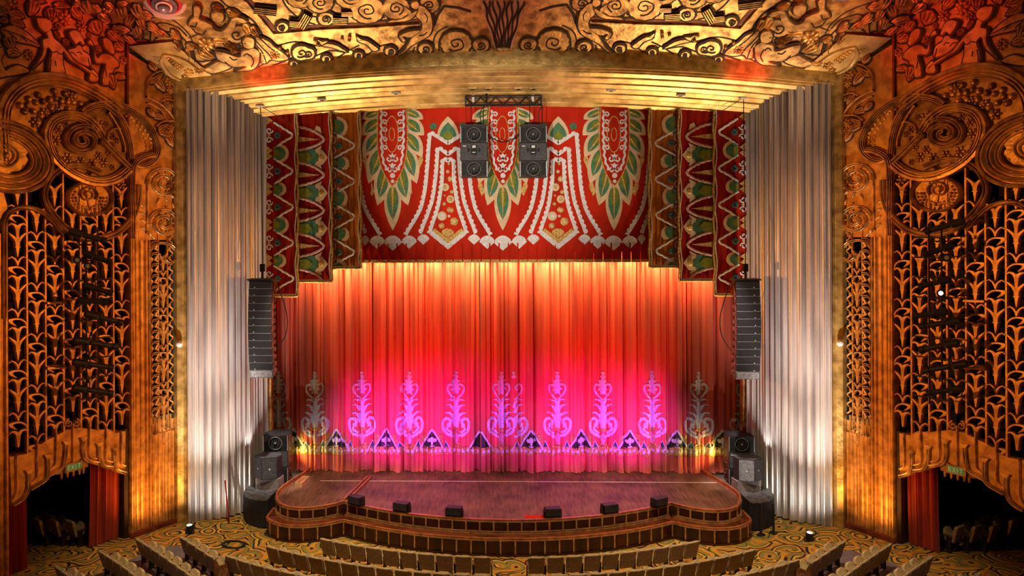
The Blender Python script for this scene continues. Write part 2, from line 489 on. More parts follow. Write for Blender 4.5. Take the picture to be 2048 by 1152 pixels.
def carpet_mat():
    m, nt, N, B = nodes('swirl_carpet')
    B.inputs['Roughness'].default_value = .95
    Lk = nt.links.new
    tc = N.new('ShaderNodeTexCoord')
    wz = N.new('ShaderNodeTexNoise'); wz.inputs['Scale'].default_value = .8; wz.inputs['Detail'].default_value = 1.5
    Lk(tc.outputs['Object'], wz.inputs['Vector'])
    ad = N.new('ShaderNodeMixRGB'); ad.blend_type = 'ADD'; ad.inputs[0].default_value = .7
    Lk(tc.outputs['Object'], ad.inputs[1]); Lk(wz.outputs['Color'], ad.inputs[2])
    def rings(sc, k, seedshift, st):
        mp = N.new('ShaderNodeMapping'); mp.inputs['Location'].default_value = (seedshift, seedshift * .7, 0); mp.inputs['Scale'].default_value = st
        Lk(ad.outputs[0], mp.inputs['Vector'])
        vo = N.new('ShaderNodeTexVoronoi'); vo.inputs['Scale'].default_value = sc; vo.inputs['Randomness'].default_value = .75
        vo.voronoi_dimensions = '2D'
        Lk(mp.outputs['Vector'], vo.inputs['Vector'])
        mu = N.new('ShaderNodeMath'); mu.operation = 'MULTIPLY'; mu.inputs[1].default_value = k
        Lk(vo.outputs['Distance'], mu.inputs[0])
        pp = N.new('ShaderNodeMath'); pp.operation = 'FRACT'
        Lk(mu.outputs[0], pp.inputs[0])
        return pp, vo
    a, va = rings(.78, 2.3, 0.0, (1, 1, 1))
    b, vb = rings(1.1, 1.9, 5.3, (1, .8, 1))
    r1 = N.new('ShaderNodeValToRGB'); r1.color_ramp.interpolation = 'CONSTANT'
    e = r1.color_ramp.elements
    e[0].position = 0; e[0].color = (.60, .30, .022, 1)
    e[1].position = .22; e[1].color = (.30, .25, .03, 1)
    for p, c in ((.31, (.012, .007, .004, 1)), (.42, (.68, .40, .04, 1)), (.60, (.015, .009, .004, 1)), (.70, (.26, .23, .04, 1)), (.9, (.42, .13, .015, 1))):
        q = e.new(p); q.color = c
    Lk(a.outputs[0], r1.inputs['Fac'])
    r2 = N.new('ShaderNodeValToRGB'); r2.color_ramp.interpolation = 'CONSTANT'
    e = r2.color_ramp.elements
    e[0].position = 0; e[0].color = (.012, .008, .004, 1)
    e[1].position = .16; e[1].color = (.52, .25, .025, 1)
    for p, c in ((.45, (.25, .22, .035, 1)), (.74, (.014, .008, .004, 1)), (.8, (.60, .34, .04, 1))):
        q = e.new(p); q.color = c
    Lk(b.outputs[0], r2.inputs['Fac'])
    n3 = N.new('ShaderNodeTexNoise'); n3.inputs['Scale'].default_value = 1.3; n3.inputs['Detail'].default_value = 0
    Lk(tc.outputs['Object'], n3.inputs['Vector'])
    st = N.new('ShaderNodeMath'); st.operation = 'GREATER_THAN'; st.inputs[1].default_value = .52
    Lk(n3.outputs['Fac'], st.inputs[0])
    mx = N.new('ShaderNodeMixRGB')
    Lk(st.outputs[0], mx.inputs[0]); Lk(r1.outputs[0], mx.inputs[1]); Lk(r2.outputs[0], mx.inputs[2])
    Lk(mx.outputs[0], B.inputs['Base Color'])
    return m
CARPET = carpet_mat()
mb = MB()
nx, ny = 52, 30
x0, x1, y0, y1 = -24.0, 24.0, 12.0, 40.0
for j in range(ny + 1):
    for i in range(nx + 1):
        X = x0 + (x1 - x0) * i / nx; Y = y0 + (y1 - y0) * j / ny
        mb.v.append(Vector((X, Y, zf(X, Y))))
for j in range(ny):
    for i in range(nx):
        a = j * (nx + 1) + i
        mb.f.append((a, a + 1, a + nx + 2, a + nx + 1))
floor = O('floor', mb, CARPET)
tag(floor, 'gold, olive and black swirl patterned carpet floor of the hall', 'floor', kind='structure')

# ================================================================== side wall (left, then mirrored)
wl = E('wall_left', W0)
tag(wl, 'gilded side wall left of the stage with pierced leaf grille and scrolls', 'wall', kind='structure')
def wpoly(pts): return px(WALL, pts)
def uw(x, y=600): return WALL.uv(x, y)[0]

# -- solid plaster fields
mb = MB()
mb.plate(WALL, px(WALL, crop(0, 0, 1, [(257, 108), (347, 166), (347, 483), (300, 483), (300, 853), (347, 839)])) + [(0.03, 0.0), (1.98, 0.0)] + [(1.98, 12.0)], -.25, 0.0)
O('jamb_field', mb, ORNGOLD, wl)
mb = MB()
lowb = [(-90, 330), (0, 368), (50, 372), (88, 352), (100, 338), (128, 352), (180, 366), (232, 352), (262, 322)]
mb.plate(WALL, [(9.5, 24.0)] + px(WALL, lowb) + [(1.9, 13.0), (1.9, 24.0)], -.35, -.09)
O('figure_field', mb, ORNGOLD, wl)
mb = MB().plate(WALL, [(1.94, 12.5), (2.02, 12.5), (2.02, 18.6), (1.94, 18.2)], -.1, .03)
O('field_edge', mb, REDBR, wl)
mb = MB().plate(WALL, [(6.47, 0.0), (9.5, 0.0), (9.5, 16.0), (7.3, 16.0), (6.95, 14.2), (6.62, 12.6), (6.47, 12.1)], -.3, .02)
O('outer_pier', mb, ORNGOLD, wl)
# -- vertical reeds of the pilaster and of the foot
k = 0
def reed(u, v0, v1, wd, h, m=ORNGOLD, name='reed'):
    b = MB().ribbon(WALL, [(u, v0), (u, v1)], wd, h, P_ROUND)
    return O(name, b, m, wl)
vtop = WALL.uv(270, 478)[1]
for u, wd, h in ((1.93, .10, .13), (1.80, .13, .09), (1.63, .19, .07), (1.42, .20, .07), (1.25, .12, .10), (1.13, .08, .12)):
    reed(u, .05, vtop + (.25 if u > 1.6 else -.1), wd, h)
vb = 3.6
for u, wd, h in ((.97, .10, .08), (.84, .13, .05), (.66, .18, .08), (.50, .09, .05), (.38, .14, .08), (.22, .10, .06), (.08, .12, .09)):
    reed(u, .05, vb, wd, h)
for u, wd, h in ((6.56, .14, .12), (6.75, .16, .09), (6.98, .22, .07), (7.3, .3, .09), (7.7, .4, .07), (8.2, .4, .09), (8.8, .5, .07)):
    reed(u, 0, 11.2, wd, h)
# base board
O('base_board', MB().ribbon(WALL, [(-.05, .09), (2.02, .09)], .2, .16, P_FLAT), REDBR, wl)
O('base_board', MB().ribbon(WALL, [(6.44, .09), (9.5, .09)], .2, .16, P_FLAT), REDBR, wl)

# -- main grille: bars, leaves
LOWB = [(-90, 330), (0, 368), (50, 372), (88, 352), (100, 338), (128, 352), (180, 366), (232, 352), (262, 322)]
def vlow(u):
    pts = sorted(px(WALL, LOWB))
    for (a, b_), (c_, d_) in zip(pts, pts[1:]):
        if a <= u <= c_: return b_ + (d_ - b_) * (u - a) / (c_ - a)
    return 13.0
U = [1.98 + .6425 * i for i in range(8)]
vlo = [4.6, 4.45, 4.55, 4.75, 4.62, 4.35, 4.05]
for i in range(1, 7):
    O('grille_bar', MB().ribbon(WALL, [(U[i], 3.2), (U[i], vlow(U[i]) + .05)], .075, .14, P_FLAT, -.1), ORNGOLD, wl)
def leaf_poly(kind, w):
    """one period of the leaf ladder, x across 0..w, y downward"""
    hw = w / 2
    def mir(left): return left + [(w - x, y) for x, y in reversed(left)]
    if kind == 'tulip':
        L = [(hw - .03, .80), (hw - .05, .55), (hw - .11, .53), (hw - .06, .48), (hw - .09, .27), (hw - .16, .16), (.045, -.02), (.02, -.03), (.08, .0), (hw - .12, .08)]
        return mir([(hw - .02, .86)] + L[:]) [:-0 or None], (hw, .20)
    if kind == 'arch':
        return None
def leaf_mb(w, per):
    b = MB()
    hw = w / 2
    S = WALL
    def T(pts): return [(u0 + x, v0 - y) for x, y in pts]
    u0, v0 = 0.0, 0.0
    # tulip: two outswept leaves on a tapering trunk
    k = per / 1.69
    tul = [(hw, .17), (hw + .10, .09), (w - .10, 0), (w - .005, -.05), (w - .06, .05), (hw + .15, .17), (hw + .085, .29), (hw + .075, .42), (hw + .12, .455), (hw + .065, .47), (hw + .035, .70), (hw, .80)]
    tul = tul + [(w - x, y) for x, y in reversed(tul[1:-1])]
    b.plate(S, T([(x, y * k) for x, y in tul]), -.08, .06, .018)
    # seagull arch
    gul = [(hw, .90), (hw + .07, .80), (w - .13, .735), (w - .005, .80), (w - .005, .85), (w - .12, .79), (hw + .11, .86), (hw + .05, .97), (hw + .025, 1.06)]
    gul = gul + [(w - x, y) for x, y in reversed(gul[1:])]
    b.plate(S, T([(x, y * k) for x, y in gul]), -.08, .06, .015)
    # curling flag leaf
    fl = cr([(.005, 1.36), (.05, 1.22), (hw - .10, 1.09), (hw + .12, 1.07), (w - .02, 1.09), (w - .01, 1.17), (w - .10, 1.26), (hw + .03, 1.35), (hw + .10, 1.26), (w - .14, 1.16), (hw + .05, 1.13), (hw - .10, 1.16), (.09, 1.26), (.03, 1.42)], 3, True)
    b.plate(S, T([(x, y * k) for x, y in fl]), -.08, .06, .012)
    # cup with trunk below
    cup = [(hw, 1.42), (hw + .09, 1.36), (w - .10, 1.34), (w - .005, 1.42), (w - .005, 1.46), (w - .12, 1.40), (hw + .12, 1.45), (hw + .075, 1.56), (hw + .05, 1.80), (hw + .03, 1.92)]
    cup = cup + [(w - x, y) for x, y in reversed(cup[1:])]
    b.plate(S, T([(x, y * k) for x, y in cup]), -.08, .055, .015)
    return b
CW = .6425
proto = None
lb = leaf_mb(CW, 1.69)
for ci in range(7):
    ph = 11.20 if ci % 2 == 0 else 10.33
    for r in range(-3, 6):
        v = ph - 1.69 * r
        if v > vlow(U[ci] + .3) + .25 or v - 1.0 < vlo[ci] - .3:
            continue
        d = WE * (U[ci]) + ZUP * v
        if proto is None:
            # mesh made once at wall origin; every other leaf shares it
            proto = O('grille_leaf', lb, ORNGOLD, wl, loc=W0)
            proto.location = d
            WL[proto.name] = W0 + d
        else:
            o = bpy.data.objects.new('grille_leaf', proto.data)
            link(o, wl, W0 + d)
# narrow grille beside the frame
UN = [.08, .28, .70, 1.06]
for u in UN[1:3]:
    O('grille_bar', MB().ribbon(WALL, [(u, 4.0), (u, 11.4)], .05, .1, P_FLAT, -.06), ORNGOLD, wl)
lb2 = leaf_mb(.42, 1.42)
proto2 = None
for r in range(5):
    d = WE * .28 + ZUP * (10.4 - 1.42 * r)
    if proto2 is None:
        proto2 = O('narrow_grille_leaf', lb2, ORNGOLD, wl, loc=W0); proto2.location = d; WL[proto2.name] = W0 + d
    else:
        link(bpy.data.objects.new('narrow_grille_leaf', proto2.data), wl, W0 + d)
b = MB()
b.ribbon(WALL, cr([(.36, 0), (.28, .10), (.14, .13), (.0, .12)], 3), .05, .09)
b.ribbon(WALL, cr([(.36, -.08), (.27, .03), (.14, .06), (.0, .05)], 3), .035, .07)
b.plate(WALL, [(0, .10), (.20, -.16), (.0, -.28), (0, -.20), (.08, -.14)], -.06, .05, .01)
b.plate(WALL, [(.34, -.02), (.22, -.12), (.34, -.3)], -.06, .05, .01)
p3 = None
for r in range(16):
    d = WE * .70 + ZUP * (10.75 - .42 * r)
    if p3 is None:
        p3 = O('shell_bracket', b, GOLD, wl, loc=W0); p3.location = d; WL[p3.name] = W0 + d
    else:
        link(bpy.data.objects.new('shell_bracket', p3.data), wl, W0 + d)
b = MB()
b.ribbon(WALL, [(0, 0), (.2, .17)], .05, .08, P_FLAT)
b.ribbon(WALL, [(.2, .17), (0, .34)], .05, .08, P_FLAT)
b.dome(WALL, (.09, .17), .05, .06, .06)
p4 = None
for r in range(19):
    d = WE * .07 + ZUP * (4.3 + .36 * r)
    if p4 is None:
        p4 = O('zigzag_bracket', b, GOLD, wl, loc=W0); p4.location = d; WL[p4.name] = W0 + d
    else:
        link(bpy.data.objects.new('zigzag_bracket', p4.data), wl, W0 + d)
# cups under the narrow grille
for q, u in enumerate((.97, .80, .60, .42, .25)):
    b = MB()
    for rr in (.085, .05):
        b.ribbon(WALL, [(u + rr, 4.25)] + [(u + rr * math.cos(a), 3.62 + .03 * q - rr * math.sin(a)) for a in [i * math.pi / 8 for i in range(9)]] + [(u - rr, 4.25)], .035, .07)
    O('hanging_cup', b, GOLD, wl)
# horizontal straps
for y in (609, 739):
    a = WALL.uv(90, y); c = WALL.uv(128, y - 1)
    O('cross_strap', MB().ribbon(WALL, [a, c], .085, .2, P_FLAT, -.05), ORNGOLD, wl)

# -- arched apron above the exit
K = 4.43
low = [(75, 425), (95, 868), (160, 840), (220, 785), (243, 738), (310, 705), (370, 655), (408, 600), (470, 580), (530, 545), (556, 505), (640, 500), (716, 440), (735, 465), (780, 484), (858, 490), (880, 512), (930, 528), (990, 528), (1005, 540), (1030, 562), (1060, 576), (1104, 572)]
top = [(1108, 195), (1002, 216), (998, 200), (868, 178), (860, 186), (722, 168), (716, 160), (570, 190), (560, 200), (412, 275), (400, 282), (248, 390), (240, 395)]
apron = px(WALL, crop(0, 820, K, low + top))
O('apron', MB().plate(WALL, apron, -.2, .05, .03), ORNGOLD, wl)
jt = [[(132, 400), (135, 640), (130, 740), (95, 800)], [(312, 270), (314, 560), (300, 620), (255, 665)], [(482, 180), (480, 440), (470, 500), (425, 545)], [(632, 130), (632, 300), (632, 470)],
      [(780, 130), (776, 380), (790, 425), (845, 440)], [(928, 160), (922, 400), (935, 455), (985, 470)], [(1062, 195), (1060, 440), (1070, 490), (1100, 505)]]
for q in jt:
    O('trumpet_tube', MB().ribbon(WALL, pxs(WALL, crop(0, 820, K, q), 6), .085, .1, P_ROUND, .04), GOLD, wl)
jo = [[(240, 545), (238, 690), (200, 780), (105, 850)], [(408, 410), (410, 560), (385, 630), (255, 710)], [(572, 290), (560, 440), (530, 520), (415, 590)],
      [(722, 255), (722, 400), (760, 460), (855, 480)], [(862, 305), (868, 440), (905, 505), (985, 518)], [(1000, 350), (1002, 480), (1030, 545), (1100, 566)]]
for q in jo:
    b = MB().ribbon(WALL, pxs(WALL, crop(0, 820, K, q), 6), .13, .12, P_TWIN, .04)
    a = WALL.uv(*crop(0, 820, K, [q[0]])[0])
    b.plate(WALL, [(a[0] - .14, a[1] + .03), (a[0] + .14, a[1] + .03), (a[0] + .06, a[1] - .1), (a[0] - .06, a[1] - .1)], 0, .16)
    O('trumpet_tube', b, GOLD, wl)
b = MB()
for sx in (-1, 1):
    c = WALL.uv(*crop(0, 820, K, [(632 + sx * 34, 128)])[0])
    b.ribbon(WALL, spiral(c[0], c[1], .15, .02, 1.4, math.pi / 2, 1, 14, sx), .06, .12, P_ROUND)
O('volute', b, GOLD, wl)

# ------------------------------------------------------------------ scrollwork
K3 = 120, 4.267
def c3(pts): return crop(0, 120, 4.267, pts)
def c6(pts): return crop(0, 340, 4.43, pts)
def band(pts, wpx, h=.22, prof=P_BAND, m=BRONZE, name='scroll_band', n=7, h0=-.05, closed=False):
    q = pxs(WALL, pts, n, closed)
    return O(name, MB().ribbon(WALL, q, wpx / 55.0, h, prof, h0, closed), m, wl)
# great arch band
band(c3([(25, 900), (18, 700), (12, 500), (40, 380), (120, 275), (240, 205), (370, 180), (520, 190), (660, 235), (800, 305), (930, 390), (1000, 450)]), 27, .26)
# eye scroll at the hall edge: nested rings
ecx, ecy = 30, 830
for rx, ry, wpx, h in ((385, 265, 17, .30), (318, 215, 15, .26), (255, 168, 13, .22)):
    band([(x, y) for x, y in c3(ell(ecx, ecy + 5, rx, ry * 1.0, 30, -2.2, 2.6, .35, True))], wpx, h, P_TWIN, n=2)
b = MB().plate(WALL, px(WALL, c3(ell(ecx, ecy, 390, 275, 30, rot=.35))), -.2, -.04)
O('eye_field', b, SHADEBRZ, wl)
pet = []
for i in range(48):
    a = 2 * math.pi * i / 48
    r = 175 + 28 * abs(math.sin(a * 5))
    pet.append((ecx + r * math.cos(a), ecy + .82 * r * math.sin(a)))
O('petal_rosette', MB().plate(WALL, px(WALL, c3(pet)), -.04, .14, .05), BRONZE, wl)
for r in (105, 66):
    band(c3(ell(ecx, ecy, r, r * .85, 20)), 8, .26, P_ROUND, n=2, closed=True, name='rosette_ring')
O('rosette_boss', MB().dome(WALL, WALL.uv(*c3([(ecx, ecy)])[0]), .16, .16, .28), GOLD, wl)
# teardrop eye
tear = [(1085, 938), (1000, 1010), (880, 1050), (740, 1040), (580, 965), (455, 850), (400, 720), (395, 620), (450, 530), (560, 490), (680, 505), (780, 570), (850, 670)]
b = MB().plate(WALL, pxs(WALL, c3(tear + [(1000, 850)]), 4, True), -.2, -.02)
O('teardrop_field', b, SHADEBRZ, wl)
band(c3(tear), 20, .26)
sp = spiral(690, 700, 178, 16, 2.3, .3, .80, 20, -1)
band(c3(sp), 10.5, .24, P_TWIN, n=2, name='spiral_band')
band(c3([(850, 690), (960, 800), (1090, 930)]), 12, .24, P_TWIN)
# flowers packed inside the teardrop and arch
def boss(pts, r, h, m=BRONZE, name='fruit_boss', S=WALL, par=None):
    for x, y in pts:
        O(name, MB().dome(S, S.uv(x, y), r * random.uniform(.85, 1.15), r * random.uniform(.85, 1.15), h, n=8, h0=-.08), m, par or wl)
def flower(S, x, y, r, m, par, n=6, h=.12, name='flower_boss', h0=-.06):
    c = S.uv(x, y)
    b = MB()
    for i in range(n):
        a = 2 * math.pi * i / n
        b.dome(S, (c[0] + r * .6 * math.cos(a), c[1] + r * .6 * math.sin(a)), r * .42, r * .3, h, a, 8, h0)
    b.dome(S, c, r * .34, r * .34, h * 1.5, 0, 8, h0)
    return O(name, b, m, par)
for x, y, r in ((480, 700, .2), (500, 610, .17), (560, 560, .15), (580, 850, .22), (690, 880, .2), (790, 900, .22), (890, 890, .2), (930, 810, .16), (840, 830, .17), (470, 790, .15), (640, 970, .15), (760, 980, .14), (960, 930, .13)):
    q = c3([(x, y)])[0]
    flower(WALL, q[0], q[1], r, BRONZE, wl)
fr = c3([(215, 455), (290, 450), (250, 345), (330, 310), (370, 365), (310, 375), (430, 350), (480, 340), (530, 360), (580, 370), (630, 375), (690, 385), (355, 490), (330, 545), (440, 420), (520, 420), (590, 430), (240, 400), (180, 400), (470, 280), (560, 300), (640, 320)])
boss(fr, .13, .16, BRONZE)
for x, y in c3([(385, 465), (310, 545), (470, 430), (600, 320)]):
    flower(WALL, x, y, .2, BRONZE, wl, 6, .1)
# ear loop and its stem
band(c3([(690, 470), (760, 415), (900, 390), (1040, 415), (1180, 500), (1280, 620), (1330, 740), (1320, 830), (1270, 890), (1200, 915), (1150, 900)]), 15, .24)
b = MB().plate(WALL, pxs(WALL, c3([(690, 470), (760, 415), (900, 390), (1040, 415), (1180, 500), (1280, 620), (1330, 740), (1300, 860), (1160, 900), (1080, 920), (880, 720), (800, 560)]), 3, True), -.2, -.03)
O('ear_field', b, SHADEBRZ, wl)
band(c3([(1300, 820), (1230, 830), (1150, 870), (1115, 930), (1105, 1040), (1105, 1152)]) + [(260, 440), (259, 480)], 14, .27)
band(c3([(960, 450), (1040, 550), (1090, 700), (1110, 860)]), 13, .2)
band(c3([(920, 460), (1000, 590), (1050, 720), (1060, 800)]), 7, .16, P_ROUND)
band(c3([(905, 690), (925, 630), (970, 600), (1020, 600)]), 6, .16, P_ROUND)
for i in range(9):       # corn kernels
    for j in range(3):
        t = i / 8.0
        x = 1120 + 150 * math.sin(t * 1.75) + 42 * j - 20 - 60 * (1 - t) * 0.0 - (90 if t < .1 else 0) * .3
        y = 490 + 300 * t + 12 * j * (1 - t)
        q = c3([(min(x, 1285), y)])[0]
        O('kernel', MB().dome(WALL, WALL.uv(*q), .085, .075, .13, 0, 8, -.05, 2), GOLD, wl)
for x, y, r in ((850, 570, .17), (910, 560, .1), (880, 620, .1), (810, 530, .1), (960, 660, .12), (1000, 700, .1), (960, 740, .1)):
    q = c3([(x, y)])[0]
    flower(WALL, q[0], q[1], r * 1.3, BRONZE, wl)
# great ring hanging over the grille
ring = c3([(845, 975), (720, 925), (600, 915), (500, 945), (420, 1010)]) + [(88, 378), (86, 398), (95, 420), (117, 448), (140, 466), (170, 478), (200, 479), (228, 471), (250, 452), (266, 428), (273, 400), (274, 372)]
band(ring, 12, .25, P_TWIN)
# shell scroll inside the ring
shc = (177, 400)
b = MB().plate(WALL, px(WALL, ell(177, 400, 44, 33, 28)), -.12, .0)
O('shell_field', b, BRONZE, wl)
band(ell(177, 400, 45, 34, 28), 6, .22, P_TWIN, n=2, closed=True, name='shell_rim')
band(spiral(173, 392, 20, 3, 1.8, .6, .85, 18, -1), 4.5, .2, P_ROUND, n=2, name='shell_volute')
for rr, nb in ((38, 26), (31, 22), (25, 18)):
    for i in range(nb):
        a = 2 * math.pi * i / nb
        if -1.0 < a - 2 * math.pi * (a > math.pi) < -.1: continue
        x, y = 176 + rr * math.cos(a), 399 + rr * .76 * math.sin(a)
        if math.hypot(x - 173, (y - 392) / .85) < 22: continue
        O('shell_scale', MB().dome(WALL, WALL.uv(x, y), .065, .055, .09, 0, 7, 0, 2), BRONZE, wl)
# flower corner by the stem
for x, y, r in ((243, 372, .22), (250, 355, .15), (240, 392, .14)):
    flower(WALL, x, y, r, BRONZE, wl)
# arch of the outer grille bay
band([(5, 640), (5, 470), (8, 443), (16, 429), (34, 420), (56, 419), (80, 427), (102, 446), (122, 470)], 9, .22, P_TWIN)
# -- curls on the jamb
for (sx_, sy_, r0) in ((325, 369, 33), (326, 450, 31)):
    band(spiral(sx_, sy_, r0, 3, 2.3, math.pi * .98, .95, 18, 1), 7.0, .17, P_TWIN, m=GOLD, n=2, name='jamb_curl')
    for i in range(22):
        t = i / 22
        a = math.pi * .98 + 2.2 * 2 * math.pi * t
        r = (r0 + (3 - r0) * t) - 6 * (1 - t)
        O('curl_scale', MB().dome(WALL, WALL.uv(sx_ + r * math.cos(a), sy_ + .95 * r * math.sin(a)), .07, .045, .08, a, 7), GOLD, wl)
band([(292, 470), (293, 440), (293, 380), (294, 365)], 5, .14, P_ROUND, m=GOLD, name='jamb_stem')
band([(296, 700), (294, 560), (294, 513), (300, 498), (312, 491), (325, 489), (340, 494), (349, 505), (349, 520), (338, 529), (328, 524), (326, 514)], 5.5, .18, P_TWIN, m=GOLD, name='jamb_curl')
for x, y, a in ((283, 415, .5), (284, 430, .5), (285, 445, .5), (286, 460, .6), (298, 470, .8), (305, 478, .8), (330, 400, 1.0), (315, 405, 2.0), (343, 395, .6), (345, 415, 1.2), (335, 418, .4)):
    O('curl_leaf', MB().dome(WALL, WALL.uv(x, y), .16, .06, .09, a, 8), GOLD, wl)

# ------------------------------------------------------------------ relief figures, leaves, flowers
def relief(par, name, S, pts, h, m, bev=.05, h0=-.06, line=.05, n=0):
    q = px(S, cr(pts, n, True) if n else pts)
    o = O(name, MB().plate(S, q, h0, h0 + h, bev), m, par)
    if line:
        O('incised_line', MB().ribbon(S, q, line * 2, .012, P_LINE, h0 + h * .57, True), PATINA, o)
    return o
def vein(par, S, pts, wpx, n=4, h0=0.0, m=None, sc=42.0):
    return O('incised_line', MB().ribbon(S, pxs(S, pts, n), wpx / sc, .014, P_LINE, h0), m or PATINA, par)
def leafpx(cx, cy, ln, wd, ang, k=10):
    out = []
    ca, sa = math.cos(ang), math.sin(ang)
    for i in range(2 * k):
        t = i / k if i < k else (2 * k - i) / k
        sgn = 1 if i < k else -1
        x = (t - .5) * ln
        y = sgn * wd / 2 * math.sin(math.pi * t ** .8) ** .9 if 0 < t < 1 else 0
        out.append((cx + x * ca - y * sa, cy + x * sa + y * ca))
    return out
def podleaf(par, S, cx, cy, ln, wd, ang, m, h=.12, h0=-.06):
    """a ribbed leaf built of three lobes"""
    o = relief(par, 'ribbed_leaf', S, leafpx(cx, cy, ln, wd, ang), h * .6, m, .04, h0)
    b = MB()
    for k, f in ((-1, .55), (0, .6), (1, .55)):
        ox, oy = -math.sin(ang) * k * wd * .27, math.cos(ang) * k * wd * .27
        c = S.uv(cx + ox, cy + oy)
        e = S.uv(cx + ox + math.cos(ang + .22 * -k) * ln * .5, cy + oy + math.sin(ang + .22 * -k) * ln * .5)
        dx, dy = e[0] - c[0], e[1] - c[1]
        L = math.hypot(dx, dy)
        b.dome(S, c, L * .82, L * .82 * wd / ln * .34, h, math.atan2(dy, dx), 10, h0 + h * .4)
    O('leaf_rib', b, m, o)
    return o
def cN(pts): return crop(0, 0, 6.4, pts)
NH = -.09
figs = [
    [(640, 400), (680, 500), (760, 570), (830, 650), (920, 770), (1000, 830), (1090, 880), (1200, 960), (1240, 1010), (1210, 1030), (1120, 950), (1000, 870), (880, 800), (800, 690), (805, 850), (820, 970), (620, 945), (610, 800), (640, 700), (600, 640), (585, 700), (560, 770), (480, 850), (420, 905), (400, 890), (480, 780), (525, 680), (520, 580), (530, 515), (590, 500), (570, 440)],
    [(950, 600), (1020, 600), (1060, 670), (1130, 720), (1160, 820), (1150, 880), (1100, 870), (1000, 830), (930, 780), (850, 660), (940, 625)],
    [(1345, 700), (1420, 730), (1500, 800), (1520, 870), (1460, 900), (1430, 960), (1390, 970), (1380, 1110), (1290, 1090), (1300, 950), (1330, 840), (1230, 840), (1190, 780), (1180, 620), (1110, 580), (1130, 520), (1200, 600), (1230, 750), (1280, 710)],
    [(1130, 960), (1170, 900), (1240, 970), (1250, 1060), (1170, 1075), (1120, 1040)]]
heads = [[(440, 260), (480, 245), (560, 250), (630, 290), (655, 350), (640, 400), (570, 440), (510, 410), (470, 370)],
         [(860, 430), (930, 400), (1010, 440), (1050, 520), (1070, 590), (1040, 600), (1000, 560), (960, 600), (900, 540), (870, 480)],
         [(1290, 520), (1340, 500), (1400, 540), (1430, 600), (1450, 690), (1430, 720), (1370, 690), (1310, 620)]]
for q in figs:
    relief(wl, 'figure_relief', WALL, cN(q), .17, ORNGOLD, .08, NH, .045, 3)
for q in heads:
    relief(wl, 'head_relief', WALL, cN(q), .2, ORNGOLD, .07, NH, .045, 3)
relief(wl, 'wing_relief', WALL, cN([(0, 400), (90, 350), (200, 345), (330, 420), (450, 520), (520, 620), (400, 590), (250, 560), (100, 500)]), .1, ORNGOLD, .05, NH, .04, 3)
relief(wl, 'rock_relief', WALL, cN([(0, 620), (60, 700), (20, 780), (70, 920), (120, 880), (220, 850), (300, 870), (380, 920), (330, 960), (70, 1000), (-100, 1010)]), .1, ORNGOLD, .05, NH, .04, 2)
for q in ([(600, 640), (650, 690), (720, 680)], [(720, 690), (760, 720), (800, 690)], [(640, 780), (630, 860), (625, 930)], [(880, 690), (920, 700), (960, 740)], [(20, 400), (250, 480), (480, 600)], [(100, 440), (200, 530)], [(250, 470), (330, 560)], [(1110, 760), (1140, 900)], [(480, 300), (530, 320), (560, 300)], [(520, 350), (560, 360)], [(900, 470), (940, 480)], [(930, 520), (960, 525)], [(1340, 580), (1380, 620)], [(690, 800), (700, 870)], [(1330, 900), (1350, 1000)], [(960, 700), (1000, 690), (1030, 720)]):
    vein(wl, WALL, cN(q), 1.5, 4, NH + .172)
for x, y, ln, wd, a in ((990, 190, 240, 130, 1.0), (1230, 370, 210, 190, 1.1), (650, 200, 190, 150, 1.5), (420, 120, 230, 170, 1.9), (220, 210, 220, 130, .3), (230, 310, 230, 110, .5), (800, 90, 230, 80, .2), (480, 20, 260, 90, .2), (1450, 480, 200, 110, .9), (1530, 620, 160, 130, .6), (130, 560, 220, 150, 1.2), (180, 690, 190, 130, .3), (60, 280, 120, 80, .5), (850, 560, 110, 80, .9), (740, 470, 140, 60, 1.0), (1550, 1000, 150, 90, .3), (1440, 1060, 210, 120, 1.3)):
    q = cN([(x, y)])[0]
    podleaf(wl, WALL, q[0], q[1], ln / 6.4, wd / 6.4, a, ORNGOLD, .13, NH)
for x, y, r in ((840, 255, .28), (180, 40, .24), (380, 720, .2), (80, 140, .16), (1050, 350, .22), (750, 350, .16), (1590, 790, .18), (1260, 640, .14), (1150, 470, .12)):
    q = cN([(x, y)])[0]
    flower(WALL, q[0], q[1], r, ORNGOLD, wl, 8, .12, 'flower_boss', NH)

# -- leaf relief on the jamb under the corner panel
def c1(pts): return crop(230, 50, 4.8, pts)
for q, wpx in (([(295, 700), (300, 560), (370, 480), (480, 450), (540, 470)], 5), ([(290, 710), (400, 760), (500, 840), (555, 930)], 6), ([(300, 760), (420, 830), (480, 930)], 4), ([(380, 990), (450, 940), (555, 935)], 5), ([(330, 520), (300, 620), (295, 700)], 3), ([(420, 760), (480, 730), (550, 745)], 4)):
    band(c1(q), wpx, .13, P_ROUND, m=ORNGOLD, name='jamb_frond', h0=0)
for x, y, ln, wd, a in ((400, 520, 190, 60, -.7), (430, 600, 160, 70, .9), (500, 800, 150, 50, 1.0), (420, 900, 130, 60, .3), (470, 1060, 160, 60, .6), (460, 990, 130, 50, -.5), (360, 420, 120, 70, 1.0), (520, 1130, 140, 60, 1.1), (340, 860, 110, 60, .9)):
    q = c1([(x, y)])[0]
    podleaf(wl, WALL, q[0], q[1], ln / 4.8, wd / 4.8, a, ORNGOLD, .1, .0)
for x, y, r in ((510, 560, .2), (520, 640, .17), (480, 700, .15), (530, 1010, .2), (490, 1060, .15), (540, 1080, .14), (530, 780, .14), (350, 350, .13)):
    q = c1([(x, y)])[0]
    flower(WALL, q[0], q[1], r, ORNGOLD, wl, 7, .1, 'flower_boss', 0)

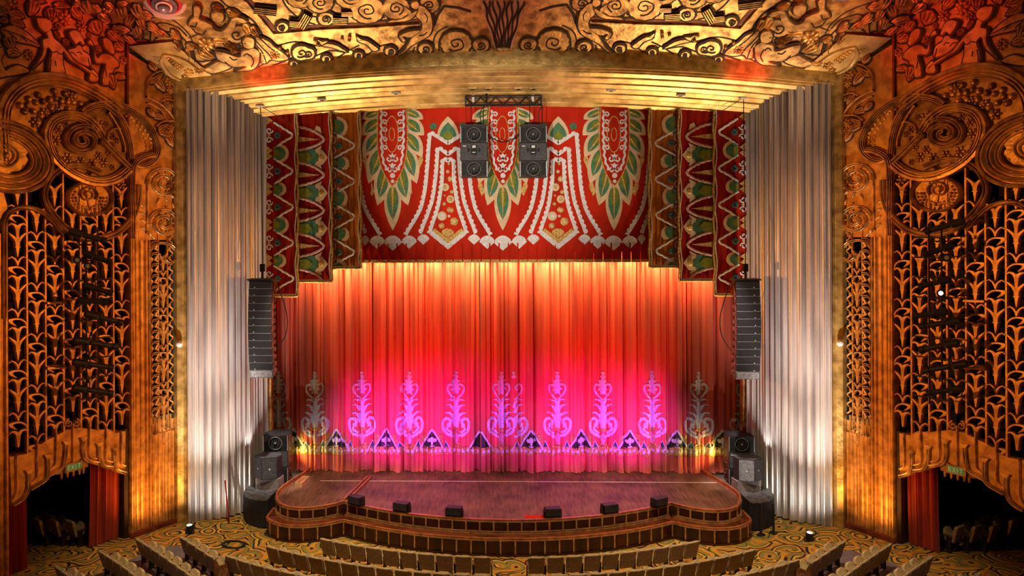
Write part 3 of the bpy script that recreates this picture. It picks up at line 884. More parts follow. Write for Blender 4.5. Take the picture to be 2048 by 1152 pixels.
# -- dark chamber and alcove behind the wall
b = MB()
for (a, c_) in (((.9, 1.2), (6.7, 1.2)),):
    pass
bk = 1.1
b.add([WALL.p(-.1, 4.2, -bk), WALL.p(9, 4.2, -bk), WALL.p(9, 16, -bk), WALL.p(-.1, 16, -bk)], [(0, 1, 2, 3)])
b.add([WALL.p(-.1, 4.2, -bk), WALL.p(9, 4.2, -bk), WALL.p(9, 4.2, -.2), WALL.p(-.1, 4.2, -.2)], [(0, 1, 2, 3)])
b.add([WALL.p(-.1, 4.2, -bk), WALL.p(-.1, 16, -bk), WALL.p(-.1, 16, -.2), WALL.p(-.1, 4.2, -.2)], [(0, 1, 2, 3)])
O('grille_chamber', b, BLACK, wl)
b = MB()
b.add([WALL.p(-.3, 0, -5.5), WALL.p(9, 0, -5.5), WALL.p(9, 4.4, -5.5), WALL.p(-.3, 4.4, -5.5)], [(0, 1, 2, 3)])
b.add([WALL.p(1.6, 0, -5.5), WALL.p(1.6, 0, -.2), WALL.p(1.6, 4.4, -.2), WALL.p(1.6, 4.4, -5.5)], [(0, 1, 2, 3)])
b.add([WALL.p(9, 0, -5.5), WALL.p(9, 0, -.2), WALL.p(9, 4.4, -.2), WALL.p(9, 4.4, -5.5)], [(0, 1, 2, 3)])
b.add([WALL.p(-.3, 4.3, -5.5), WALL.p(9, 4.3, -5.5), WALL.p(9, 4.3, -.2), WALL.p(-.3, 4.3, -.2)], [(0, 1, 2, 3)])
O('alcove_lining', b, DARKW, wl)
for i in range(9):
    O('alcove_flute', MB().tube([WALL.p(4.0 + i * .17, 0.0, -5.35), WALL.p(4.0 + i * .17, 4.2, -5.35)], .07, 6), DARKW, wl)
O('alcove_post', MB().tube([WALL.p(5.55, .6, -3.2), WALL.p(5.55, 3.6, -3.2)], .02, 6), BRONZE, wl)
# curtain pocket side
O('doorway_return', MB().plate(WALL, [(2.0, 0), (2.16, 0), (2.16, 4.0), (2.0, 4.0)], -.5, -.05), PATINA, wl)
wr = mirror(wl, 'wall_right')
tag(wr, 'gilded side wall right of the stage with pierced leaf grille and scrolls', 'wall', kind='structure')

# ================================================================== proscenium frame, soffit, ceiling
pf = E('trim_1', (0, 33, 0))
tag(pf, 'plain gold frame around the stage opening with arched fascia', 'frame', kind='structure')
for sx in (-1, 1):
    b = MB()
    X0, X1 = 12.84 * sx, 12.45 * sx
    zt = zb(12.45)
    b.add([(X0, 33.04, 0), (sx * 12.66, 32.93, 0), (X1, 33.0, 0), (sx * 12.3, 33.25, 0), (X0, 33.04, za(12.84)), (sx * 12.66, 32.93, za(12.66)), (X1, 33.0, zt), (sx * 12.3, 33.25, zt)],
          [(0, 1, 5, 4), (1, 2, 6, 5), (2, 3, 7, 6)])
    O('frame_post', b, DGOLD, pf, smooth=0)
b = MB()
N = 48
for i in range(N + 1):
    X = -12.86 + 25.72 * i / N
    b.v += [Vector((X, 33.0, zb(max(-12.45, min(12.45, X))))), Vector((X, 32.97, (zb(max(-12.45, min(12.45, X))) + za(X)) / 2)), Vector((X, 33.0, za(X) + .02))]
for i in range(N):
    for k in (0, 1):
        a = i * 3 + k
        b.f.append((a, a + 3, a + 4, a + 1))
O('fascia', b, DGOLD, pf)
for sx in (-1, 1):
    b = MB().box((min(sx * 10.06, sx * 9.78), 35.9, 0), (max(sx * 10.06, sx * 9.78), 36.3, 15.95))
    O('inner_jamb', b, GOLD, pf)

sf = E('trim_2', (0, 34.5, 15))
tag(sf, 'gilded stepped boards of the arched soffit over the stage', 'soffit', kind='structure')
def soff(s, X, dz=0.0):
    a, c_ = zb(X), zi(X)
    return Vector((X, 33.0 + 3.2 * s, a + (c_ - a) * s + dz))
edges = [0, .03, .06, .09, .125, .19, .22, .25, .33, .36, .385, .46, .49, .57, .60, .625, .70, .73, .81, .84, .865, .94, 1.0]
for i in range(len(edges) - 1):
    s0, s1 = edges[i], edges[i + 1]
    thin = (s1 - s0) < .04
    dz = -.055 if (not thin) else (-.02 if i % 2 else -.075)
    b = MB()
    N = 40
    hw = 12.45 - 2.4 * (s0 + s1) / 2 + .25
    for j in range(N + 1):
        X = -hw + 2 * hw * j / N
        b.v += [soff(s0 + .011, X, .05), soff(s0 + .011, X, dz), soff(s1 - .008, X, dz - (.06 if not thin else 0)), soff(s1 - .008, X, .05)]
    for j in range(N):
        for k in range(3):
            a = j * 4 + k
            b.f.append((a, a + 4, a + 5, a + 1))
    O('soffit_board', b, GOLD2, sf)
b = MB()
for j in range(41):
    X = -12.6 + 25.2 * j / 40
    b.v += [soff(0, X, .06), soff(1.0, X, .06)]
for j in range(40):
    b.f.append((2 * j, 2 * j + 2, 2 * j + 3, 2 * j + 1))
O('soffit_backing', b, PATINA, sf)
# little access plates and rigging plates on the soffit
def soff_at(x, y):
    d = ray(x, y)
    best = None
    lo, hi = 32.0, 38.0
    def g(t):
        P = CAM + d * t
        s = (P.y - 33.0) / 3.2
        return P.z - (zb(P.x) + (zi(P.x) - zb(P.x)) * s)
    for _ in range(40):
        m = (lo + hi) / 2
        if g(m) > 0: hi = m
        else: lo = m
    return CAM + d * lo
SPL = [(644, 195), (792, 182), (1222, 176), (1361, 186), (945, 173), (976, 173), (1037, 173), (1067, 173)]
for x, y in SPL:
    P = soff_at(x, y)
    b = MB().box((P.x - .17, P.y - .17, P.z - .12), (P.x + .17, P.y + .17, P.z - .06))
    o = O('rigging_plate', b, WHITE if y > 175 else DGOLD, sf)
    O('plate_slot', MB().box((P.x - .07, P.y - .08, P.z - .135), (P.x + .07, P.y + .08, P.z - .11)), BLACK, o)

cl = E('ceiling', (0, 31, 18))
tag(cl, 'gilded relief ceiling sloping up from the proscenium arch', 'ceiling', kind='structure')
b = MB()
NX, NY = 60, 14
for j in range(NY + 1):
    for i in range(NX + 1):
        X = -20 + 40 * i / NX; Y = 33.0 - 9.0 * j / NY
        b.v.append(Vector((X, Y, zc(X, Y))))
for j in range(NY):
    for i in range(NX):
        a = j * (NX + 1) + i
        b.f.append((a, a + 1, a + NX + 2, a + NX + 1))
O('ceiling_field', b, GOLD, cl)

# dropped corner panels
def cpan(sx):
    A, B_, C_, D_ = Vector((13.86, 31.45, HC + 6.88)), Vector((12.24, 31.41, HC + 7.02)), Vector((11.28, 33.0, HC + 6.05)), Vector((12.84, 33.0, HC + 5.90))
    pts = [Vector((p.x * sx, p.y, p.z)) for p in (A, B_, C_, D_)]
    upv = Vector((0, .25, .42))
    b = MB().add(pts, [(0, 1, 2, 3)])
    o = O('corner_panel', b, GOLD2, cl, smooth=0)
    b = MB().add([pts[0], pts[1], pts[1] + upv, pts[0] + upv, pts[2], pts[2] + upv * .4], [(0, 1, 2, 3), (1, 4, 5, 2)])
    e2 = O('panel_lip', b, REDBR, o, smooth=0)
    # own plane for the plant relief
    O_ = (A + C_) / 2
    ev = (((A + B_) / 2) - ((C_ + D_) / 2)).normalized()
    eu = (A - B_); eu = (eu - ev * eu.dot(ev)).normalized()
    n = eu.cross(ev); n = -n if n.z > 0 else n
    fx = lambda v: Vector((v.x * sx, v.y, v.z))
    S = Plane(fx(O_), fx(eu), fx(ev), fx(n))
    # pod with two curling leaves, flower heap, zigzag
    q = O('pod_leaf', MB().ribbon(S, cr([(.35, -1.0), (.55, -.45), (.35, .15), (-.05, .45)], 6), [.02 + .2 * math.sin(math.pi * i / 18) for i in range(19)], .1), GOLD2, o)
    q = O('pod_leaf', MB().ribbon(S, cr([(-.55, -.8), (-.5, -.3), (-.25, .2), (-.05, .45)], 6), [.02 + .13 * math.sin(math.pi * i / 18) for i in range(19)], .1), GOLD2, o)
    b = MB()
    for i in range(6):
        for j in range(3):
            b.dome(S, (-.02 + (j - 1) * .11 * (1 - i * .1), -.42 + i * .12), .06, .065, .07, 0, 7)
    O('corn_pod', b, GOLD, o)
    for x, y, r in ((-.15, -.75, .2), (.15, -.85, .16), (-.5, -.9, .17), (-.72, -.95, .12), (.62, .12, .13)):
        bb = MB()
        for i in range(6):
            a = i * math.pi / 3
            bb.dome(S, (x + r * .6 * math.cos(a), y + r * .6 * math.sin(a)), r * .42, r * .3, .07, a, 7)
        O('flower_boss', bb, GOLD, o)
    for pp in ([(.45, .3), (.3, .25), (.45, .42), (.2, .4), (.38, .55)], [(-.6, -.3), (-.75, -.15), (-.85, -.3), (-.7, -.5)], [(-.75, -.65), (-.9, -.55), (-1.0, -.7)]):
        O('incised_line', MB().ribbon(S, pp, .035, .012, P_LINE), PATINA, o)
    return o
cpan(-1); cpan(1)
# ================================================================== ceiling relief (left half in photo pixels, mirrored about the axis)
clh = E('ceiling_half', (0, 31, 18))     # gathers one half, then copied across
def cA(pts): return crop(400, 0, 6.4, pts)       # zoom of 400..720
def cB(pts): return crop(700, 0, 6.4, pts)       # zoom of 700..1020
def cC(pts): return crop(100, 0, 6.0636, pts)    # zoom of 100..430
CS = CEIL
def crelief(name, pts, h=.12, m=GOLD, bev=.05, n=3, line=.06, h0=0.0):
    return relief(clh, name, CS, pts, h, m, bev, h0, line, n)
def cline(pts, wpx=2.2, n=5, h0=.005, m=PATINA):
    return vein(clh, CS, pts, wpx, n, h0, m)
def scal_curl(x, y, r, turns=1.6, a0=0.0, dirn=1, wpx=2.4, ky=.8, fill=GOLD, n=18):
    """cloud / wave curl: a raised scalloped disc with an incised spiral"""
    out = []
    for i in range(44):
        a = 2 * math.pi * i / 44
        rr = r * (1 + .07 * abs(math.sin(a * 7)))
        out.append((x + rr * math.cos(a), y + ky * rr * math.sin(a)))
    o = relief(clh, 'cloud_curl', CS, out, .10, fill, .05, .0, .07, 0)
    q = px(CS, spiral(x, y, r * .62, r * .08, turns, a0, ky, n, dirn, 14, .14))
    O('incised_line', MB().ribbon(CS, q, wpx / 42, .02, P_LINE, .115), PATINA, o)
    return o
# great clouds above the frame line
for x, y, r, d in ((640, 2, 26, 1), (652, 36, 16, -1), (565, 53, 12, 1), (735, 18, 33, 1), (792, 14, 27, -1), (858, 8, 20, 1), (700, -10, 30, 1), (600, -8, 26, -1)):
    scal_curl(x, y, r, 1.7, 1.2, d)
for q in ([(565, 0), (572, 14), (590, 32), (610, 44), (630, 50)], [(590, 0), (600, 18), (618, 32), (635, 36)], [(684, 0), (690, 20), (706, 38), (735, 45), (772, 42)], [(702, 10), (712, 30), (735, 40), (770, 36)], [(612, 0), (622, 20), (632, 28)]):
    cline(q, 3.2)
# striped towers
for cx_, cy_, ln, wd, a in ((530, 19, 44, 15, .12), (608, 39, 30, 18, 2.1), (680, 38, 30, 14, .05), (590, 44, 22, 12, .1), (694, 24, 22, 10, .0)):
    ca, sa = math.cos(a), math.sin(a)
    P = lambda x, y: (cx_ + x * ca - y * sa, cy_ + x * sa + y * ca)
    o = crelief('striped_tower', [P(-ln / 2, -wd / 2), P(ln / 2, -wd / 2), P(ln / 2, wd / 2), P(-ln / 2, wd / 2)], .14, PATINA, .02, 0)
    for j in range(4):
        yy = -wd / 2 + wd * (j + .5) / 4
        O('tower_stripe', MB().ribbon(CS, px(CS, [P(-ln / 2, yy), P(ln / 2, yy)]), .035, .03, P_FLAT, .14), GOLD, o)
# frame line of the sunk panel
cline([(497, 0), (524, 31), (552, 62)], 6.5, 3, .01, REDBR)
cline([(552, 62), (640, 53), (720, 50), (790, 45), (842, 42)], 6.0, 4, .01, REDBR)
O('panel_border', MB().ribbon(CS, px(CS, [(489, 0), (516, 31), (547, 68), (640, 59), (720, 56), (838, 48)]), .07, .10, P_FLAT, 0), GOLD, clh)
cline([(868, 52), (888, 14), (942, 25)], 5, 2, .01)
# waves along the fascia
for x, y, r, d in ((912, 86, 30, -1), (962, 90, 16, -1), (851, 97, 14, -1), (781, 102, 11, -1), (717, 110, 9, -1), (653, 117, 9, -1), (588, 127, 8, -1), (616, 106, 14, -1)):
    scal_curl(x, y, r, 1.5, 2.4, d, 2.2)
for q in (cB([(1065, 560), (1090, 470), (1150, 400), (1250, 350)]), cB([(1140, 680), (1140, 560), (1190, 480)]), cB([(1200, 680), (1190, 560), (1240, 490)]), cB([(640, 710), (780, 600), (930, 510)]), cB([(190, 745), (370, 610), (520, 570)]), cA([(1720, 780), (1900, 660), (2040, 590)]), cA([(1290, 810), (1500, 720), (1660, 660), (1840, 680)]), cA([(930, 850), (1100, 790), (1260, 720), (1330, 740)]), cA([(980, 600), (1230, 545), (1500, 600), (1560, 590)]), cA([(740, 870), (940, 770)]), cB([(150, 735), (0, 640)]), cB([(800, 690), (830, 610)]), cB([(860, 680), (880, 600)])):
    cline(q, 2.6)
# running figure
crelief('figure_relief', cB([(880, 40), (960, 60), (1040, 160), (1060, 290), (1050, 370), (1010, 440), (930, 490), (860, 530), (790, 570), (700, 650), (620, 700), (700, 610), (760, 510), (800, 450), (900, 370), (920, 290), (890, 230), (840, 180), (870, 110)]), .16)
crelief('figure_relief', cB([(900, 370), (790, 375), (680, 410), (625, 450), (660, 510), (690, 525), (720, 500), (680, 450), (760, 470), (880, 410)]), .13)
crelief('figure_relief', cB([(830, 190), (740, 250), (600, 265), (470, 275), (520, 240), (680, 215), (780, 150), (860, 110)]), .13)
crelief('figure_relief', cB([(770, 190), (660, 100), (560, 20), (600, 0), (720, 70), (790, 130)]), .13)
crelief('head_relief', cB([(780, 60), (790, 0), (860, -20), (890, 40), (850, 90)]), .17)
# bather with long hair
crelief('figure_relief', cA([(530, 630), (620, 610), (700, 590), (760, 640), (770, 720), (740, 820), (660, 880), (520, 890), (430, 900), (500, 870), (600, 830), (440, 840), (330, 790), (230, 740), (200, 640), (300, 640), (440, 690), (520, 700)]), .16)
crelief('head_relief', cA([(550, 480), (590, 445), (650, 450), (700, 480), (700, 560), (680, 590), (620, 600), (560, 570), (545, 520)]), .18)
crelief('hair_relief', cA([(650, 445), (780, 470), (890, 520), (960, 590), (1050, 650), (1140, 740), (1020, 775), (900, 760), (860, 800), (790, 800), (770, 700), (740, 620), (700, 560), (700, 490)]), .10)
for q in ([(700, 490), (800, 600), (880, 680), (930, 760)], [(720, 560), (800, 660), (850, 790)], [(760, 470), (900, 600), (960, 640)]):
    cline(cA(q), 2, 4, .112)
for x, y in ((800, 480), (870, 555), (800, 575), (905, 610), (810, 680), (1025, 610), (1120, 670), (1470, 515), (1510, 570), (1820, 495), (1915, 465), (1910, 520), (800, 780)):
    q = cA([(x, y)])[0]
    O('pearl', MB().dome(CS, CS.uv(*q), .07, .07, .09, 0, 8, .04), GOLD, clh)
flower(CS, *cA([(960, 695)])[0], .22, GOLD, clh, 8, .1, 'flower_boss', .04)
# legs of bather running off left
crelief('figure_relief', cA([(230, 770), (350, 810), (400, 850), (300, 900), (150, 930), (60, 880), (130, 830)]), .12)
for q in ([(560, 690), (600, 660), (640, 690)], [(380, 700), (430, 740), (480, 730)], [(560, 520), (590, 530)], [(320, 760), (380, 820)], [(650, 680), (690, 760), (660, 830)]):
    cline(cA(q), 2, 4, .172)
for q in ([(950, 130), (990, 190), (980, 260)], [(880, 430), (940, 420), (990, 380)]):
    cline(cB(q), 2, 4, .172)
for q in ([(1700, 280), (1760, 290), (1780, 240)], [(1760, 360), (1850, 390), (1890, 330)], [(1990, 300), (2060, 330), (2100, 300)]):
    cline(cC(q), 2.4, 4, .172)
# fishes
for q in ([(1560, 580), (1620, 545), (1740, 560), (1840, 620), (1900, 660), (1800, 640), (1680, 600)], ):
    crelief('fish_relief', cA(q), .11)
crelief('fish_relief', cA([(1560, 580), (1500, 495), (1560, 520), (1640, 520), (1600, 555)]), .09, n=0)
crelief('fish_relief', cB([(100, 520), (200, 500), (300, 560), (370, 620), (300, 650), (220, 570)]), .11)
crelief('fish_relief', cB([(100, 520), (80, 455), (140, 490), (180, 510)]), .09, n=0)
# leaves, flowers and arms left of the panel
for x, y, ln, wd, a in ((270, 480, 240, 150, .2), (400, 570, 230, 70, .25), (90, 690, 230, 150, .5), (600, 380, 190, 130, 1.1), (700, 400, 170, 100, .9), (430, 160, 200, 90, .3), (470, 250, 230, 80, .4), (220, 90, 150, 90, .2), (450, 640, 170, 60, .2), (40, 650, 130, 90, .4)):
    q = cA([(x, y)])[0]
    podleaf(clh, CS, q[0], q[1], ln / 6.4, wd / 6.4, a, GOLD, .12, .0)
scal_curl(*cA([(470, 430)])[0], 21, 1.2, .5, 1)
scal_curl(*cA([(1300, 670)])[0], 18, 1.3, 2.4, -1)
flower(CS, *cA([(85, 565)])[0], .34, GOLD, clh, 8, .13, 'flower_boss', .0)
# reclining bather near the lamp
crelief('figure_relief', cC([(1740, 60), (1790, 40), (1830, 100), (1810, 200), (1880, 230), (1960, 270), (2001, 330), (2080, 350), (2150, 300), (2200, 200), (2290, 180), (2400, 230), (2350, 260), (2270, 240), (2240, 330), (2170, 430), (2040, 440), (1900, 430), (1800, 400), (1740, 330), (1680, 280), (1700, 220), (1740, 180)]), .16)
crelief('head_relief', cC([(1960, 130), (2050, 110), (2110, 150), (2100, 230), (2020, 250), (1960, 200)]), .17)
for q in ([(1700, 280), (1760, 290), (1780, 240)], [(1760, 360), (1850, 390), (1890, 330)], [(1230, 150), (1500, 260), (1680, 420), (1740, 560)], [(1680, 470), (1850, 410), (1980, 400)], [(1690, 520), (1740, 620), (1760, 720)], [(1800, 760), (1960, 740), (2040, 700)], [(1850, 840), (1950, 780)]):
    cline(cC(q), 2.6)
for q in ([(2060, 0), (2160, 90), (2330, 170), (2460, 260), (2560, 400), (2570, 480)], ):
    cline(cC(q), 3.5)
for x, y, ln, wd, a in ((450, 90, 210, 130, 1.0), (560, 100, 170, 100, .2), (660, 220, 200, 110, .5), (880, 140, 180, 120, 1.2), (960, 240, 180, 110, 1.9), (1060, 130, 200, 130, 1.1), (1160, 180, 200, 110, .2), (860, 360, 250, 110, .1), (1120, 280, 190, 80, 1.0), (1080, 390, 200, 90, 1.2), (1260, 330, 200, 80, .6), (1350, 400, 230, 70, .4), (960, 480, 200, 80, .4), (1530, 420, 180, 70, .8), (1560, 560, 200, 80, 1.0), (1260, 420, 200, 60, 1.9), (720, 60, 150, 80, .3), (880, 40, 150, 80, .0), (330, 20, 140, 80, .6), (1720, 560, 150, 70, .2), (1690, 640, 140, 60, 1.0)):
    q = cC([(x, y)])[0]
    podleaf(clh, CS, q[0], q[1], ln / 6.06, wd / 6.06, a, GOLD, .13, .0)
for q in ([(560, 190), (640, 290), (800, 310), (960, 330)], [(740, 370), (900, 480), (1100, 480), (1200, 500)], [(1000, 350), (1060, 260), (1110, 240)], [(1200, 400), (1300, 300), (1400, 290), (1560, 350), (1660, 450)], [(1280, 480), (1400, 400), (1560, 430), (1690, 560)]):
    cline(cC(q), 3.2)
for x, y, r in ((690, 120, .18), (1000, 520, .2), (930, 530, .14)):
    q = cC([(x, y)])[0]
    flower(CS, q[0], q[1], r, GOLD, clh, 6, .1, 'flower_boss', 0)
# hand both halves to the ceiling
def adopt(srcroot, dst, mir):
    for ch in list(srcroot.children):
        c = tree_copy(ch) if mir else ch
        c.parent = dst
        if mir:
            c.scale = (-1, 1, 1)
adopt(clh, cl, True)
adopt(clh, cl, False)
bpy.data.objects.remove(clh)
# central fountain panel
FOUNT = mat('pink_lit_gilding', (.92, .50, .36), .45, .2, .12, 3, .1, 10)  # pink light falling on the panel is put into its colour
o = O('fountain_panel', MB().plate(CEIL, px(CEIL, [(958, -6), (1005, -6), (1052, -6), (1045, 20), (1038, 45), (1031, 70), (1024, 95), (1006, 95), (989, 95), (981, 70), (973, 45), (965, 20)]), 0, .16, .04), FOUNT, cl)
for i in range(9):
    x0_ = 966 + i * 10.2; x1_ = 994 + i * 3.0
    pts = [(x0_ + (x1_ - x0_) * t + (3.2 * math.sin(t * 12 + i * 1.7)) * (1 - t * .8), -4 + 96 * t) for t in [j / 12 for j in range(13)]]
    O('water_line', MB().ribbon(CEIL, px(CEIL, pts), .075, .04, P_ROUND, .18), PATINA, o)
O('fountain_foot', MB().dome(CEIL, CEIL.uv(1006, 95), .42, .14, .2, 0, 12, .1), GOLD, cl)

# saucer lamps hung under the ceiling
SAUC = mat('lamp_saucer_enamel', (.86, .66, .62), .35, 0, .05, 4)
SAUCG = mat('lamp_saucer_grey', (.20, .18, .18), .3, .2, .1, 4)
SAUCR = mat('lamp_saucer_red', (.75, .03, .05), .35, 0, .05, 4)
def saucer(x, y, Y, sx, label):
    P = onY(x, y, Y)
    ax = Vector((.06 * sx * -1, -.45, -.9)).normalized()
    t = E('saucer_lamp', P - ax * .1)
    tag(t, label, 'lamp', 'saucer lamps under the ceiling')
    c = P
    O('saucer_rim', MB().lathe(c, ax, [(.2, -.25), (.8, -.2), (1.0, -.05), (1.02, .0), (.98, .04), (.82, .02), (.74, .06)], 36), SAUC, t)
    O('saucer_tier', MB().lathe(c, ax, [(.74, .0), (.72, .10), (.62, .12), (.58, .09)], 32), SAUC, t)
    O('saucer_tier', MB().lathe(c, ax, [(.58, .05), (.56, .16), (.48, .18), (.45, .14)], 32), SAUCR, t)
    O('saucer_tier', MB().lathe(c, ax, [(.45, .1), (.43, .26), (.33, .28), (.31, .24)], 32), SAUCG, t)
    O('saucer_tier', MB().lathe(c, ax, [(.31, .2), (.28, .34), (.22, .36)], 28), SAUC, t)
    O('saucer_cap', MB().lathe(c, ax, [(.22, .3), (.2, .44), (.12, .50), (.03, .52)], 24), SAUCG, t)
    top = Vector((c.x, c.y, zc(c.x, c.y)))
    O('stem', MB().tube([c - ax * .2, top], .06, 8), GOLD, t)
    L = lamp('saucer_glow', 'POINT', c + ax * .9 + Vector((0, 0, -.1)), 16, (1.0, .45, .38), radius=.1)
    return t
saucer(330, 0, 29.6, -1, 'pink and grey stepped saucer lamp above the left corner panel')
saucer(1687, -26, 29.6, 1, 'pink and grey stepped saucer lamp above the right corner panel')
# ================================================================== silver side drapes
def silver_drape():
    path = cr([(-12.36, 33.12), (-11.95, 33.22), (-11.55, 33.42), (-11.1, 33.75), (-10.75, 34.1), (-10.5, 34.65), (-10.3, 35.2), (-10.1, 35.75), (-10.07, 35.95)], 90)
    b = MB()
    L = 0.0
    pr = None
    cols = []
    for i, q in enumerate(path):
        if pr is not None: L += math.hypot(q[0] - pr[0], q[1] - pr[1])
        pr = q
        a, c_ = path[max(0, i - 1)], path[min(len(path) - 1, i + 1)]
        tx, ty = c_[0] - a[0], c_[1] - a[1]
        l = math.hypot(tx, ty)
        nx, ny = ty / l, -tx / l
        off = .24 * (abs(math.sin(L * 12.0 + 1.1 * math.sin(L * 2.3))) ** .8 - .5) + .06 * abs(math.sin(L * 27 + 2 * math.sin(L * 4.1))) + .05 * math.sin(L * 5.3 + .8) + .008 * math.sin(L * 90)
        cols.append((q[0] - nx * off * -1, q[1] + ny * off))
    for X, Y in cols:
        s = max(0, min(1, (Y - 33) / 3.2))
        zt = zb(X) + (zi(X) - zb(X)) * s - .02
        for z in (0.01, .25, 4.0, 10.0, zt):
            b.v.append(Vector((X, Y, z)))
    for i in range(len(cols) - 1):
        for k in range(4):
            a = i * 5 + k
            b.f.append((a, a + 5, a + 6, a + 1))
    o = O('silver_drape', b, SILVER, None, (-11.2, 33.8, 0), smooth=70)
    return o
sd = silver_drape()
tag(sd, 'tall pleated silver drape left of the stage opening', 'drape', 'silver side drapes')
sd2 = mirror(sd)
tag(sd2, 'tall pleated silver drape right of the stage opening', 'drape', 'silver side drapes')

# ================================================================== main curtain, two halves
ZST = 0.924
SEAM = -1.06
def curtain(Xa, Xb, label):
    b = MB()
    n = int((Xb - Xa) / .022)
    zs = [ZST + .012, ZST + .05, ZST + .12, ZST + .22, ZST + .36, 1.6, 2.4, 3.5, 5, 7, 9, 11, 14.5]
    for i in range(n + 1):
        X = Xa + (Xb - Xa) * i / n
        for z in zs:
            e = max(0, 1 - (z - ZST) / .45)
            y = 37.0 + fold(X, z) * (1 + .2 * e) - e * e * (.12 + .10 * math.sin(X * 5.2 + 2 * math.sin(X * 1.3)))
            zz = z + (e * .02 * math.sin(X * 9))
            b.v.append(Vector((X, y, max(zz, ZST + .012))))
    m = len(zs)
    for i in range(n):
        for k in range(m - 1):
            a = i * m + k
            b.f.append((a, a + m, a + m + 1, a + 1))
    o = O('stage_curtain', b, CURTAIN, None, ((Xa + Xb) / 2, 37, ZST), smooth=80)
    tag(o, label, 'curtain', 'halves of the main curtain')
    return o
curtL = curtain(-10.0, SEAM, 'left half of the amber and magenta lit pleated stage curtain')
curtR = curtain(SEAM + .03, 10.0, 'right half of the amber and magenta lit pleated stage curtain')

class FlatS:
    def p(s, u, v, h=0.0): return Vector((u, -h, v))
FLAT = FlatS()
def drape_on(name, mb, m, par, h, dx=.045):
    """lay a flat cut-out over the folds of the curtain"""
    bm = bmesh.new()
    vs = [bm.verts.new(q) for q in mb.v]
    for f in mb.f:
        try: bm.faces.new([vs[i] for i in f])
        except ValueError: pass
    bmesh.ops.triangulate(bm, faces=bm.faces[:])
    xs = [q.x for q in mb.v]
    x = min(xs) + dx
    while x < max(xs):
        bmesh.ops.bisect_plane(bm, geom=bm.verts[:] + bm.edges[:] + bm.faces[:], plane_co=(x, 0, 0), plane_no=(1, 0, 0))
        x += dx
    for q in bm.verts:
        q.co.y += 37.0 - h + fold(q.co.x, q.co.z)
    me = bpy.data.meshes.new(name)
    loc = WL[par.name]
    bmesh.ops.translate(bm, verts=bm.verts[:], vec=-loc)
    bm.to_mesh(me); bm.free()
    me.materials.append(m)
    return link(bpy.data.objects.new(name, me), par, loc)
PXM = 37.0 / F
def motif_pts(X0):
    def M(pts):
        return [(X0 + (x - 1605) / 4.18 * PXM, onY(912, 720 + y / 4.18, 37).z) for x, y in pts]
    return M
def both(pts): return [pts, [(3210 - x, y) for x, y in pts]]
def taper(n, w0, w1, p=1.0):
    return [(w0 + (w1 - w0) * (i / (n - 1)) ** p) for i in range(n)]
def tree_motif(X0, par, half=False):
    M = motif_pts(X0)
    b = MB()
    def rb(pts, w0, w1, n=5):
        q = cr(M(pts), n)
        b.ribbon(FLAT, q, taper(len(q), 1.08 * w0 * PXM / 4.18, 1.08 * w1 * PXM / 4.18), .012, P_FLAT)
    for y, r in ((107, 15), (138, 19)):
        b.plate(FLAT, M(ell(1605, y, r * 1.1, r * .85, 14)), 0, .012)
    sides = (1,) if half else (0, 1)
    if not half:
        b.plate(FLAT, M([(1590, 150), (1620, 150), (1618, 170), (1645, 168), (1622, 195), (1618, 260), (1632, 290), (1605, 278), (1578, 290), (1592, 260), (1588, 195), (1565, 168), (1592, 170)]), 0, .012)
        b.plate(FLAT, M([(1605, 330), (1625, 380), (1622, 470), (1628, 560), (1605, 600), (1582, 560), (1588, 470), (1585, 380)]), 0, .012)
    for k in sides:
        g = lambda pts: both(pts)[1 - k] if k == 0 else both(pts)[1]
        g = (lambda pts: pts) if k == 0 else (lambda pts: both(pts)[1])
        rb(g([(1600, 330), (1560, 290), (1537, 245), (1545, 210), (1570, 205), (1590, 225), (1582, 245), (1566, 240)]), 14, 20, 4)
        rb(g([(1604, 400), (1590, 345), (1560, 330), (1535, 332)]), 26, 4)
        rb(g([(1600, 440), (1580, 400), (1555, 375), (1525, 372)]), 30, 4)
        rb(g([(1600, 510), (1578, 465), (1545, 440), (1515, 438)]), 34, 4)
        rb(g([(1600, 560), (1585, 520), (1570, 490)]), 24, 6)
        rb(g([(1602, 640), (1560, 630), (1515, 600), (1497, 550), (1502, 505), (1530, 485), (1556, 505), (1552, 535), (1530, 535)]), 20, 24, 4)
        rb(g([(1575, 610), (1545, 590), (1530, 570), (1545, 553), (1562, 560)]), 20, 12, 4)
    drape_on('tree_motif', b, SILVAP, par, .03)
    if not half:
        b = MB().plate(FLAT, M([(1605, 595), (1630, 640), (1618, 700), (1592, 700), (1580, 640)]), 0, .012)
        drape_on('vase_motif', b, PINKAP, par, .045)
        b = MB()
        q = M(ell(1605, 748, 48, 52, 14, math.pi, 2 * math.pi, 0, True))
        b.ribbon(FLAT, q, 16 * PXM / 4.18, .012, P_FLAT)
        b.plate(FLAT, M(ell(1605, 752, 36, 42, 12, math.pi, 2 * math.pi, 0, True)), 0, .012)
        drape_on('dome_motif', b, GOLDAP, par, .03)
        b = MB()
        for s in (-1, 1):
            b.plate(FLAT, M(ell(1605 + s * 12, 578, 16, 15, 10)), 0, .012)
        drape_on('knot_motif', b, GOLDAP, par, .05)
